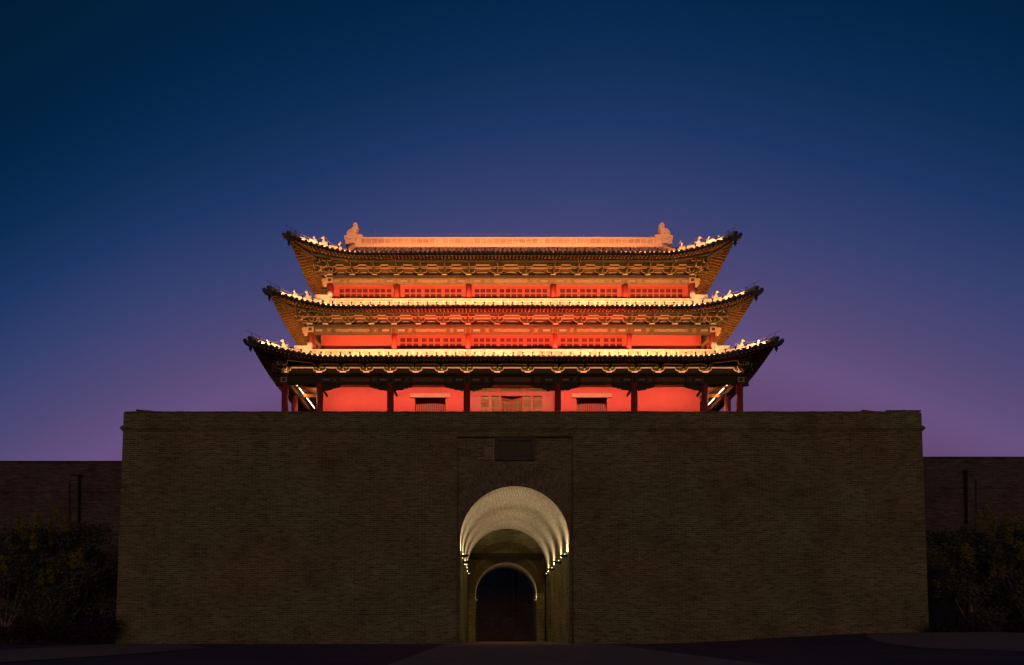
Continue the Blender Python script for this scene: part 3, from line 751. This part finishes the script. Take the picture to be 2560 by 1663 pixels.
            for poly in (up_, lo_):
                n = len(poly); vs = [dp(u-.12, v, -.09) for u, v in poly]+[dp(u-.12, v, .09) for u, v in poly]
                b.add(vs, [tuple(range(n)), tuple(range(n, 2*n))[::-1]]+[(i, (i+1)%n, (i+1)%n+n, i+n) for i in range(n)])
            b.build('dragon_head', M['tile_end'], roofs)  # tip lies unlit: its shade is given by the darker grey
            # roof figures
            for q, kind in f['fig']:
                c = hp(q, .38 if q > .75 else .24); b = MB(); s_ = (.55, .62, 1.0)[kind]
                def bl(u, v, r, sc=(1, 1, 1)): b.ball(tuple(c+dirv*u*s_+Vector((0, 0, v*s_))), tuple(r*s_*k for k in sc))
                if kind == 0:
                    bl(0, .10, .07, (1, 1, 1.5)); bl(.03, .26, .055); b.tube([c+dirv*.02+Vector((0,0,.12)), c-dirv*.04+Vector((0,0,.27))], [.03, .008], 5)
                    b.tube([c+dirv*.03+Vector((0,0,.12)), c+dirv*.07+Vector((0,0,.24))], [.025, .008], 5)
                else:
                    bl(-.07, .09, .12, (1, .8, .9)); bl(.0, .18, .095, (.9, .8, 1.4)); bl(.06, .36, .085); bl(.13, .335, .05)
                    for w in (-.04, .04): bl(.02, .44, .03, (1, 1, 1.6))
                    bl(.09, .07, .045, (.9, .9, 2)); bl(-.2, .17, .05, (1, 1, 1.8)); bl(-.17, .05, .07, (1.3, 1, .8))
                b.build('roof_figure', M['hipridge'] if kind else M['tile_end'], roofs)  # outermost figures get the darker grey in place of missing light
            # scroll at the inner end of the hip
            if not top:
                c = hp(q_in, 0); zt = [17.10, 20.56][fi]; b = MB()
                b.box(c[0]-.30+(-.25 if sx < 0 else 0), c[0]+.30+(.25 if sx > 0 else 0), c[1]-.16, c[1]+.12, zt-.45, zt+.17)
                b.ball((c[0]-sx*.33, c[1]-.02, zt+.24), (.17, .12, .20), n=12, m=8)
                b.tube([(c[0]-sx*.42, c[1]-.02, zt+.1), (c[0]-sx*.3, c[1]-.02, zt-.02), (c[0]-sx*.1, c[1]-.02, zt-.03)], [.06, .1, .08], 8)
                b.build('corner_scroll', M['hipridge'], roofs)
            # lightning wire on short posts, looping over the beast
            qs = [q_in*.9, q_in*.72, q_in*.55]
            big = f['fig'][-1][0]; pts = []
            for k in range(25):
                q = q_in*.95-(q_in*.95+.15)*k/24; q_ = max(q, 0)
                bump = .30*math.exp(-((q-big)/.20)**2)+.10*math.exp(-((q-big)/.5)**2)
                c = hp(q_, .44+bump)+dirv*(-min(q, 0))
                pts.append(c)
            b = MB(); b.tube(pts, .010, 4)
            for q in (q_in*.9, q_in*.72, max(big-.38, .45), .1):
                b.tube([hp(q, .25), hp(q, .47)], .011, 4)
            b.build('lightning_wire', M['wire'], roofs)
            # bronze bell under the corner
            c = hp(0, -.22)+dirv*-.10
            e = empty('wind_bell', tuple(c-Vector((0, 0, .4))), 'small dark bell hanging from the %s eave corner at the %s of the tower' % (storey, 'left' if sx < 0 else 'right'), 'bell', 'bells under the roof corners')
            b = MB(); b.tube([c, c-Vector((0, 0, .12))], .012, 5)
            prf = [(.03, -.10), (.06, -.13), (.075, -.22), (.10, -.31)]
            b.tube([c+Vector((0, 0, z)) for r_, z in prf], [r_ for r_, z in prf], 10); b.build('bell_body', M['metal'], e)
            b = MB(); b.tube([c-Vector((0,0,.3)), c-Vector((0,0,.38))], .01, 4); b.box(c[0]-.035, c[0]+.035, c[1]-.006, c[1]+.006, c[2]-.45, c[2]-.36); b.build('clapper', M['metal'], e)
    # ------- floodlights along the front eave
    fl = MB(); z_ = 0
    fl.tube([(0, 0, 0), (0, 0, .11)], .024, 5); fl.ball((0, .0, .135), (.062, .055, .042), n=8, m=5); fl.box(-.035, .035, -.02, .02, -.012, .012)
    spn = [.53, .535, .53][fi]; nn = int((f['A']-.75)/spn)
    src = None
    for k in range(-nn, nn+1):
        c = k*spn
        p_ = rpt(f, 0, c, .10, dz=.095)
        if src is None:
            src = fl.build('floodlight', M['metal'], None, org=(0, 0, 0)); src.location = p_
            tag(src, 'tiny black mushroom floodlight standing on the front edge of the %s eave' % storey, 'floodlight', 'floodlights along the %s eave' % storey)
        else:
            cc = src.copy(); S.collection.objects.link(cc); cc.location = p_; cc.rotation_euler = (random.uniform(-.1, .1), random.uniform(-.1, .1), random.uniform(-.3, .3))
    # cable linking them
    b = MB(); b.tube([rpt(f, 0, f['A']*.96*(-1+2*i/80), .10, dz=.10) for i in range(81)], .008, 4)
    b.build('lamp_cable', M['metal'], roofs)
# ------- top roof: gables, descending ridges, main ridge, ridge-end dragons
f = FL[2]; zr = prof(f, f['Wd'])
troof = [o for o in tower.children if o.get('label') == 'top tiled roof'][0]
for sx in (-1, 1):
    b = MB(); qs = [f['A']-GX+(f['Wd']-(f['A']-GX))*k/12 for k in range(13)]
    left = [L2W((sx*(GX-.25), -(f['B']-q), prof(f, q)-.05)) for q in qs]; right = [L2W((sx*(GX-.25), (f['B']-q), prof(f, q)-.05)) for q in qs]
    b.grid([left, right], 0, False); b.build('gable_wall', M['redwood'], troof)
    for sy in (-1, 1):
        b = MB(); N = 12; rows = []
        for q in qs:
            c = Vector(L2W((sx*GX, sy*(f['B']-q), prof(f, q))))
            rows.append([tuple(c+Vector((u, 0, v))) for u, v in [(-.13, -.05), (-.13, .30), (-.08, .36), (.08, .36), (.13, .30), (.13, -.05), (-.13, -.05)]])
        b.grid(rows, 0, False); b.add(rows[0][:6], [(0,1,2,3,4,5)]); b.build('gable_ridge', M['hipridge'], troof)
    c = Vector(L2W((sx*GX, -(f['B']-qs[0])-.05, prof(f, qs[0])))); b = MB()
    b.tube([c, c+Vector((0, 0, .35)), c+Vector((sx*.02, 0, .55)), c+Vector((-sx*.03, 0, .70))], [.13, .12, .10, .05], 8); b.ball(tuple(c+Vector((sx*.06, -.02, .60))), .10); b.tube([c+Vector((0,0,.68)), c+Vector((sx*.05,0,.84))], [.03, .01], 5)
    b.build('roof_figure', M['hipridge'], troof)
b = MB()
zt = 27.15; xa, xb = TX-GX+.35, TX+GX-.35
b.box(xa, xb, TY-.17, TY+.17, zr+.09, zt-.07, 0)
b.box(xa, xb, TY-.23, TY+.23, zt-.069, zt, 1); b.box(xa-.3, xb+.3, TY-.24, TY+.24, zr-.12, zr+.089, 1)
b.build('main_ridge', [M['ridge'], M['hipridge']], troof)
dpt = [(1575,445),(1572,395),(1560,350),(1556,315),(1595,308),(1600,265),(1630,226),(1672,202),(1694,182),(1682,152),(1700,130),(1722,123),(1750,136),(1762,165),(1757,205),(1738,245),(1722,268),(1740,292),(1775,300),(1790,293),(1828,308),(1832,325),(1800,340),(1812,420),(1810,445)]
for sx in (-1, 1):
    poly = []
    for u, v in dpt:
        X, _, Z = PX(600+u/5.945, 540+v/5.946, TY); X -= TX
        poly.append((TX+X*(1 if sx < 0 else -1), Z))
    b = MB(); b.prism(poly, TY-.20, TY+.20)
    cx_ = sum(p_[0] for p_ in poly)/len(poly); cz_ = sum(p_[1] for p_ in poly)/len(poly)
    def D(u, v):
        X, _, Z = PX(600+u/5.945, 540+v/5.946, TY); X -= TX; return (TX+X*(1 if sx < 0 else -1), Z)
    inner = [D(u, v) for u, v in [(1640,300),(1640,262),(1665,225),(1705,205),(1712,165),(1735,168),(1722,225),(1695,262),(1690,300)]]
    b.prism(inner, TY-.25, TY-.199)
    for (u, v, r) in ((1600, 350, .07), (1650, 385, .12), (1745, 380, .12), (1700, 355, .09)): x_, z_ = D(u, v); b.ball((x_, TY-.2, z_), (r, .06, r), n=10, m=6)
    b.prism([D(u, v) for u, v in [(1690,340),(1668,400),(1640,440),(1700,440),(1712,380)]], TY-.26, TY-.199)
    b.build('ridge_dragon', M['hipridge'], troof)
    b = MB(); x_ = TX+sx*(GX-2.1)*1.0; b.tube([(TX+sx*9.0, TY, zt), (TX+sx*9.0, TY, zt+1.35)], .007, 4); b.build('lightning_rod', M['wire'], troof)
b = MB(); b.tube([(xa, TY-.2, zt+.22), (xb, TY-.2, zt+.22)], .005, 4)
for k in range(9): x_ = xa+(xb-xa)*k/8; b.tube([(x_, TY-.2, zt), (x_, TY-.2, zt+.23)], .006, 4)
b.build('lightning_wire', M['wire'], troof)
# ------- first storey walls (thick red walls with barred windows and a lattice door)
WY = 41.2
def wallbox(mb, x0, x1, y0, y1, z0, z1): mb.box(x0, x1, y0, y1, z0, z1)
b = MB(); Wx = 11.4; ztp = 16.4
wl = [(-7.0, 0), (7.0, 0)]
win = []
wA = PX(1037.6, 995, WY); wB = PX(1114, 1011, WY); wz1 = wA[2]; wz0 = 12.6
wX = [(wA[0]-TX, wB[0]-TX)]; wX.append((-wX[0][1], -wX[0][0]))
dX = (PX(1175, 0, WY)[0]-TX, PX(1386, 0, WY)[0]-TX); dX = (-2.55, 2.55)
xs = [-Wx, wX[0][0], wX[0][1], dX[0], dX[1], wX[1][0], wX[1][1], Wx]
for i in (0, 2, 4, 6): b.box(TX+xs[i], TX+xs[i+1], WY, WY+1.0, TZ, ztp)
for (a, c) in wX: b.box(TX+a, TX+c, WY, WY+1.0, TZ, wz0); b.box(TX+a, TX+c, WY, WY+1.0, wz1, ztp)
for sx in (-1, 1): b.box(*sorted((TX+sx*Wx, TX+sx*(Wx-.8))), WY+1.001, 2*TY-WY-1.0, TZ, ztp)
b.box(TX-Wx, TX+Wx, 2*TY-WY-1.0+.001, 2*TY-WY, TZ, ztp)
b.build('red_wall', M['red'], tower)
b = MB(); b.box(TX-Wx+.85, TX+Wx-.85, WY+4, WY+4.1, TZ, ztp); b.box(TX-Wx+.85, TX+Wx-.85, WY+1.01, WY+3.99, 16.2, 16.3); b.build('dark_interior', M['dark'], tower)
for a, c in wX:
    wn_ = MB(); wn_.box(TX+a-.28, TX+c+.28, WY-.10, WY+.2, wz1-.0, wz1+.24); w = wn_.build('window', M['lintelwood'], tower)
    bb = MB(); n = 16
    for k in range(n):
        x_ = TX+a+.07+(c-a-.14)*k/(n-1); bb.box(x_-.032, x_+.032, WY+.14, WY+.20, wz0, 14.42+.05*math.sin(math.pi*k/(n-1)))
    bb.box(TX+a, TX+c, WY+.12, WY+.22, wz0-.05, wz0+.1); bb.build('bars', M['redwood'], w)
    bb = MB(); bb.box(TX+a, TX+c, WY+.97, WY+.995, wz0, wz1); bb.build('dark_depth_sheet', M['dark'], w)  # near-black sheet: the unlit depth of the window put into colour
def lattice(mb, x0, x1, z0, z1, y, nv, hz, bw=.022, mi=0, fn=None):
    for k in range(nv):
        x_ = x0+(x1-x0)*(k+.5)/nv; mb.box(x_-bw/2, x_+bw/2, y-.02, y+.02, z0, z1, mi)
    for z in hz: mb.box(x0, x1, y-.024, y+.024, z-bw/2, z+bw/2, mi)
DY = WY+.25
def dx_(px): return PX(px, 0, DY)[0]
def dz_(py): return PX(0, py, DY)[2]
b = MB()
b.box(TX-2.55, dx_(1183), DY-.05, DY+.1, TZ, 16.2); b.box(dx_(1374), TX+2.55, DY-.05, DY+.1, TZ, 16.2)
b.box(dx_(1183), dx_(1374), DY-.08, DY+.12, dz_(991), dz_(980.5))
for u in (1246.5, 1310): b.box(dx_(u)-.12, dx_(u)+.12, DY-.06, DY+.1, dz_(980.5)+.001, 16.2)
for (u0, u1) in ((1193, 1202.5), (1222.5, 1229), (1248.5, 1252.5), (1306, 1308.5), (1328, 1333), (1355, 1363.5)):
    b.box(dx_(u0), dx_(u1), DY-.055, DY+.05, TZ, dz_(991)-.001)
b.box(dx_(1183), dx_(1193)-.001, DY-.03, DY+.04, TZ, dz_(991)-.001); b.box(dx_(1363.5)+.001, dx_(1374), DY-.03, DY+.04, TZ, dz_(991)-.001)
dfm = b.build('door_frame', M['redwood'], tower)
b = MB()
for (u0, u1) in ((1188, 1243.5), (1252, 1305), (1313, 1368)):
    z0, z1 = dz_(980), 16.15
    lattice(b, dx_(u0), dx_(u1), z0, z1, DY-.01, 17, [z0+k*.085 for k in range(1, 16)], .02)
    b.box(dx_(u0), dx_(u1), DY+.06, DY+.08, z0, z1, 1)
b.build('transom_lattice', [M['lat'], M['latback']], tower)
hz_ = [dz_(y) for y in (994.5, 997.5, 1000, 1020, 1023, 1025.5, 1028)]+[13.1, 12.9]
for (u0, u1) in ((1202, 1222.5), (1229, 1248.5), (1308.5, 1328), (1334, 1354.5)):
    b = MB(); lattice(b, dx_(u0), dx_(u1), 12.6, dz_(992), DY-.02, 8, hz_, .022); b.box(dx_(u0), dx_(u1), DY+.03, DY+.05, 12.6, dz_(992), 1); b.box(dx_(u0), dx_(u1), DY-.04, DY+.04, TZ, 12.6, 2)
    b.build('lattice_door', [M['lat'], M['latback'], M['redwood']], tower)
for sx in (-1, 1):
    hx_ = dx_(1253.5) if sx < 0 else dx_(1305); w = .73; b = MB()
    base = MB(); z1 = dz_(993)-.02
    base.box(0, .05, -.03, .03, TZ, z1); base.box(w-.05, w, -.03, .03, TZ, z1); base.box(.05, w-.05, -.03, .03, z1-.06, z1); base.box(.05, w-.05, -.03, .03, TZ, 12.6)
    o1 = len(base.f); lattice(base, .05, w-.05, 12.6, z1-.06, 0, 6, [z1-.2, z1-.28, 14.15, 14.05, 13.95], .022, 1); base.box(.05, w-.05, .015, .02, 12.6, z1-.06, 2)
    for k in range(5): base.ball((.12+.085*k, -.035, 14.62-.0*k), (.018, .012, .022), 3, n=6, m=4)  # cream beads put the lamp reflections on the leaf as colour
    an = R(34); cs_, sn = math.cos(an), math.sin(an)
    base.v = [(hx_+(-sx)*(x*cs_-y*sn*1), DY+(x*sn+y*cs_), z) for x, y, z in base.v]
    base.build('open_door_leaf', [M['redwood'], M['lat'], M['latback'], M['cream']], tower)
# queti: carved brackets under the first architrave
def queti(name, xs_, f_, ztop, sc=1.0):
    prf = [(0, 0), (0, -.34), (.22, -.36), (.30, -.31), (.42, -.34), (.60, -.30), (.72, -.22), (.85, -.24), (.98, -.17), (1.10, -.19), (1.22, -.12), (1.26, -.05), (1.34, 0)]
    for (x, sx, ln) in xs_:
        b = MB(); b.prism([(TX+x+sx*(.17+u*ln), ztop+w*sc) for u, w in prf], TY-f_['hy']-.05, TY-f_['hy']+.05); b.build(name, M['green'], tower)
f = FL[0]; cs = sorted([-c for c in f['cols']]+f['cols'])
ql = []
for i, x in enumerate(cs):
    if i < len(cs)-1 and cs[i+1]-x > 2.3: ql.append((x, 1, (cs[i+1]-x)/4.9))
    if i > 0 and x-cs[i-1] > 2.3: ql.append((x, -1, (x-cs[i-1])/4.9))
queti('carved_spandrel', ql, f, f['beam'][0]+.002)
# side gallery: cross beams, diagonals, ceiling
for sx in (-1, 1):
    b = MB(); X = lambda v: TX+sx*v
    def dbeam(p0, p1, w, h):
        b = MB(); b.beam(p0, p1, w, h); b.build('cross_beam', M['gold'], tower)
    dbeam((X(13.05), TY-6.8, 15.05), (X(11.3), TY-4.75, 14.95), .10, .18)
    for yy in (41.15, 44.4, 47.6): dbeam((X(13.0), yy, 14.88), (X(11.4), yy, 14.88), .12, .20)
    b = MB(); b.box(*sorted((X(13.0), X(12.85))), 39.4, 52.6, 14.9, 15.1); b.box(*sorted((X(11.6), X(11.4))), 41.3, 52.6, 14.6, 15.0); b.box(*sorted((X(12.85), X(11.6))), 39.4, 52.6, 15.42, 15.47)
    b.build('gallery_beam', M['soffit'], tower)
    # 3 brackets visible as short struts on the outer posts
    b = MB(); b.box(*sorted((X(13.28), X(13.55))), 39.1, 39.25, 14.75, 14.88); b.build('beam_stub', M['green'], tower)
b = MB(); b.box(TX-12.8, TX+12.8, 39.5, 41.19, 15.42, 15.47); b.build('gallery_ceiling', M['soffit'], tower)
for sx in (-1, 1):
    for x in ((11.05, 7.0) if True else ()):
        b = MB(); b.beam((TX+sx*(x-.18), TY-6.75, 14.55), (TX+sx*(x-.36), TY-6.5, 14.28), .08, .10); b.build('strut', M['green'], tower)
# lit tubes in the side galleries
for sx, nm in ((-1, 'left'), (1, 'right')):
    e = empty('lit_tube', (TX+sx*12.5, 41.6, 14.99), 'glowing linear lamp running back along the %s side gallery of the tower' % nm, 'lamp', 'linear lamps in the side galleries')
    b = MB(); b.tube([(TX+sx*12.5, 39.55, 15.0), (TX+sx*12.5, 43.7, 15.0)], .020, 6); b.build('tube', M['led'], e)
    b = MB(); b.box(TX+sx*12.5-.05, TX+sx*12.5+.05, 39.5, 43.75, 15.05, 15.09); b.build('housing', M['metal'], e)
    area('tube_glow', (TX+sx*12.45, 41.6, 14.94), (-sx*.6, 0.01, -.5), 4.0, .1, 45, WARM, spread=180, parent=e)
    area('tube_glow', (TX+sx*12.45, 41.6, 15.14), (sx*.2, 0.01, 1), 4.0, .1, 12, WARM, spread=180, parent=e)
# ------- second and third storey walls and windows
def cells(groups): return groups
b = MB(); WY2 = 41.3
b.box(TX-11.5, TX+11.5, WY2, WY2+.3, 16.0, 18.65)
for sx in (-1, 1): b.box(*sorted((TX+sx*11.5, TX+sx*11.2)), WY2+.301, 2*TY-WY2, 16.0, 19.3)
b.build('red_wall', M['red'], tower)
b = MB(); WY3 = 41.55
b.box(TX-10.9, TX+10.9, WY3, WY3+.3, 19.9, 22.2)
for sx in (-1, 1): b.box(*sorted((TX+sx*10.9, TX+sx*10.6)), WY3+.301, 2*TY-WY3, 19.9, 22.2)
b.build('red_wall', M['red'], tower)
def window(d, xc, rows, cw, nb=4):
    """xc = cell centres (source px of the photo turned to metres), rows = (z0, z1)"""
    x0 = xc[0]-cw/2-.07; x1 = xc[-1]+cw/2+.07; zlo = rows[-1][0]-.25; zhi = rows[0][1]+.09; cw = cw*1.1
    fr_ = MB()
    edges = [x0]+[e for c in xc for e in (c-cw/2, c+cw/2)]+[x1]
    for a, c in zip(edges[0::2], edges[1::2]): fr_.box(a, c, d-.05, d-.005, zlo, zhi)
    for a, c in zip(edges[1:-1:2], edges[2::2]):
        prev = zhi
        for (z0, z1) in rows: fr_.box(a+.0005, c-.0005, d-.05, d-.005, z1, prev); prev = z0
        fr_.box(a+.0005, c-.0005, d-.05, d-.005, zlo, prev)
    w = fr_.build('window', M['redwood'], tower)
    bb = MB(); nb = 3
    for c in xc:
        for (z0, z1) in rows:
            for k in range(nb): x_ = c-cw/2+cw*(k+1)/(nb+1); bb.box(x_-.006, x_+.006, d-.035, d-.015, z0, z1)
    bb.build('bars', M['redwood'], w)
    bb = MB(); bb.box(x0+.03, x1-.03, d-.012, d-.004, rows[-1][0]-.05, rows[0][1]+.03); bb.build('dark_opening', M['dark'], w)
def px2m(u, off, sc, d): return PX(off+u/sc, 0, d)[0]
def zrow(y0, y1, d): return (PX(0, y1, d)[2], PX(0, y0, d)[2])
# storey 2 (three centre bays)
d = WY2; r2 = [zrow(845.8, 856.2, d), zrow(858.8, 869.4, d)]
g1 = [[190, 265, 340], [437, 512, 588], [682, 758, 833]]; m1 = []
for gset in g1: m1.append([px2m(u+25, 960, 4.577, d)-TX for u in gset])
gc = [[1030, 1100, 1170, 1240], [1333, 1403, 1473, 1543], [1636, 1706, 1776, 1846]]
mc = [[px2m(u+22, 960, 4.577, d)-TX for u in gset] for gset in gc]
for gset in m1: window(d, [TX+x for x in gset], r2, .265); window(d, [TX-x for x in gset[::-1]], r2, .265)
for gset in mc: window(d, [TX+x for x in gset], r2, .245)
d = WY3; r3 = [zrow(723, 732.6, d), zrow(735.6, 745.4, d)]
g3 = [[313, 402, 492], [610, 700, 790], [907, 997, 1088]]
for gset in g3:
    xs_ = [px2m(u+30, 960, 5.945, d)-TX for u in gset]; window(d, [TX+x for x in xs_], r3, .245); window(d, [TX-x for x in xs_[::-1]], r3, .245)
gc = [[1355, 1440, 1525, 1612], [1725, 1812, 1900, 1988], [2097, 2184, 2272, 2360]]
for gset in gc: window(d, [TX+px2m(u+29, 960, 5.945, d)-TX for u in gset], r3, .24)
ge = [[1485, 1572, 1660], [1748, 1835, 1925], [2012, 2100, 2188]]
for gset in ge:
    xs_ = [px2m(u+29, 600, 5.945, d)-TX for u in gset]; window(d, [TX+x for x in xs_], r3, .235); window(d, [TX-x for x in xs_[::-1]], r3, .235)
# second-storey corner gallery timbers
for sx in (-1, 1):
    b = MB(); b.beam((TX+sx*11.8, TY-5.65, 17.95), (TX+sx*11.4, TY-4.75, 17.9), .09, .14); b.build('cross_beam', M['gold'], tower)
    b = MB(); b.beam((TX+sx*11.8, 40.5, 18.0), (TX+sx*11.45, 41.25, 16.9), .1, .12); b.build('diagonal_brace', M['redwood'], tower)
# ================================================================== eave lighting
def strip(fl_, x0, x1, n, q, dz, aim, power, col, name='eave_strip_light', hgt=.04, side=0):
    for k in range(n):
        a = x0+(x1-x0)*k/n; c = x0+(x1-x0)*(k+1)/n; p_ = rpt(FL[fl_], side, (a+c)/2, q, dz=dz)
        ln = abs(c-a)*.98
        area(name, p_, aim, ln, hgt, power*ln, col, parent=tower)
# lowest roof edge -> ridge band, second storey
strip(0, -12.0, 12.0, 8, .14, .14, (0, 1, .24), 64, WARM)
for sx in (-1, 1): strip(0, sx*12.0, sx*13.9, 2, .14, .14, (0, 1, .3), 50, WARM)
strip(1, -11.2, 11.2, 8, .14, .14, (0, 1, .24), 64, WARM)
for sx in (-1, 1): strip(1, sx*11.2, sx*13.0, 2, .14, .14, (0, 1, .3), 50, WARM)
strip(2, -10.2, 10.2, 7, .14, .14, (0, 1, .42), 120, ORANGE)
for sx in (-1, 1): strip(2, sx*10.2, sx*12.2, 2, .14, .14, (0, 1, .3), 50, WARM)
# red wash on the middle brackets of the second storey
strip(0, -6.6, 6.6, 5, .5, .16, (0, .9, 1.0), 45, (1.0, .015, .03), 'red_wash_light')
# side eaves
for s_ in (1, 3):
    sg = 1 if s_ == 1 else -1
    strip(0, -5.5*sg, 3*sg, 3, .3, .16, (-sg, 0, 1.1), 30, WARM, side=s_)
    strip(1, -5*sg, 3*sg, 3, .3, .16, (-sg, 0, 1.1), 30, WARM, side=s_)
# brackets of the lowest storey, lit from the architrave
for k in range(8):
    a = -13.0+26.0*k/8; c = a+26.0/8
    area('bracket_strip_light', (TX+(a+c)/2, TY-6.8-.29, 15.465), (0, .35, 1), 3.2, .03, 11, WARM, spread=160, parent=tower)
# gallery light washing the red wall
for k in range(7):
    a = -11.4+22.8*k/7; c = a+22.8/7
    area('gallery_strip_light', (TX+(a+c)/2, TY-6.8+.35, 15.30), (0, 1, -.55), 3.2, .05, 47, (1.0, .50, .32), parent=tower)
# ================================================================== shrubs
def leafmesh(mb, centers, n, size, mi=0, seed=0):
    rnd = random.Random(seed)
    for _ in range(n):
        c, r = rnd.choice(centers)
        while True:
            p_ = Vector((rnd.uniform(-1, 1), rnd.uniform(-1, 1), rnd.uniform(-1, 1)))
            if .35 < p_.length < 1: break
        p_ = Vector(c)+Vector((p_.x*r[0], p_.y*r[1], p_.z*r[2]))
        if p_.z < .05: continue
        s_ = size*rnd.uniform(.6, 1.3); a = Vector((rnd.uniform(-1, 1), rnd.uniform(-1, 1), rnd.uniform(-.3, 1))).normalized(); q = a.cross(Vector((rnd.uniform(-1, 1), rnd.uniform(-1, 1), rnd.uniform(-1, 1)))).normalized()
        mb.add([p_, p_+a*s_*.5+q*s_*.25, p_+a*s_, p_+a*s_*.5-q*s_*.25], [(0,1,2,3)], mi)
def shrub(px, d, width, top, seed, label, ypx, tpx):
    rnd = random.Random(seed); x, y, _ = PX(px, 1600, d)
    e = empty('shrub', (x, y, .5 if px > 1300 else 0), label, 'shrub', 'shrubs at the foot of the city wall')
    t = MB(); n = 6
    for k in range(n):
        an = -1+2*k/(n-1); b0_ = Vector((x+an*.12, y+rnd.uniform(-.1, .1), 0)); kn = Vector((x+an*.35, y, 1.0)); m_ = kn+Vector((an*rnd.uniform(.6, 1.0), rnd.uniform(-.4, .1), rnd.uniform(.9, 1.3))); t_ = m_+Vector((an*.5, 0, 1.4))
        t.tube([b0_, kn, m_, t_], [.07, .055, .045, .02], 6)
    t.build('trunk', M['bark'], e)
    cen = []
    for k in range(46):
        an = rnd.uniform(0, 6.28); rr = rnd.random()**.5*width; zz = rnd.uniform(.20, .93)*top
        rr *= 1.0 if zz < .75*top else .8
        s_ = rnd.uniform(.55, .95); cen.append(((x+math.cos(an)*rr, y+math.sin(an)*rr*.6, zz), (s_, s_*.8, s_*.75)))
    l = MB(); leafmesh(l, cen, 22000, .16, 0, seed); l.build('crown', M['leaf'], e)
    for (u, v) in ypx:
        c = PX(u, v, d-1.7); l = MB(); r = rnd.uniform(.12, .22)
        leafmesh(l, [((c[0], c[1], c[2]), (r, r, r*1.5)), ((c[0], c[1], c[2]-.4), (r*.8, r, r*1.2))], 230, .10, 0, seed+int(u)); l.build('yellow_cluster', M['yleaf'], e)  # yellow leaf clumps set into the crown
    return e
shrub(150, 36.8, 3.0, 6.5, 1, 'dark leafy shrub with pale branching stems and yellow clusters, hard left of the gate platform', [(128, 1310), (128, 1340), (165, 1300), (182, 1393), (200, 1388), (105, 1435), (127, 1430), (140, 1278), (57, 1388)], 0)
shrub(10, 35.6, 2.8, 6.3, 2, 'dark leafy shrub cut by the left edge, with yellow clusters and thin pale stems', [(60, 1320), (95, 1295), (83, 1325), (10, 1400), (85, 1345), (47, 1300)], 0)
shrub(2440, 36.8, 3.0, 6.5, 3, 'dark leafy shrub with pale forked stems and yellow clusters, just right of the gate platform', [(2480, 1300), (2446, 1290), (2480, 1325), (2412, 1372), (2428, 1382), (2484, 1415), (2505, 1420), (2465, 1268)], 0)
shrub(2585, 35.6, 2.8, 6.3, 4, 'dark leafy shrub cut by the right edge, with yellow clusters', [(2523, 1330), (2550, 1300), (2553, 1370), (2517, 1282)], 0)
def hedge(x0, x1, y, label, seed):
    rnd = random.Random(seed); cen = []
    for k in range(40):
        cen.append(((rnd.uniform(x0, x1), y+rnd.uniform(-.8, .8), rnd.uniform(.3, .95)), (.7, .5, rnd.uniform(.35, .55))))
    l = MB(); leafmesh(l, cen, 16000, .13, 0, seed)
    tag(l.build('hedge', M['lowleaf']), label, 'hedge')
hedge(-30, PX(270, 0, 34)[0], 33.6, 'low dark reddish hedge under the shrubs left of the gate', 5)
hedge(PX(2345, 0, 34)[0], 34, 33.6, 'low dark reddish hedge under the shrubs right of the gate', 6)
for o in [o for o in tower.children if o.get('label', '').endswith('tiled roof')]: pass
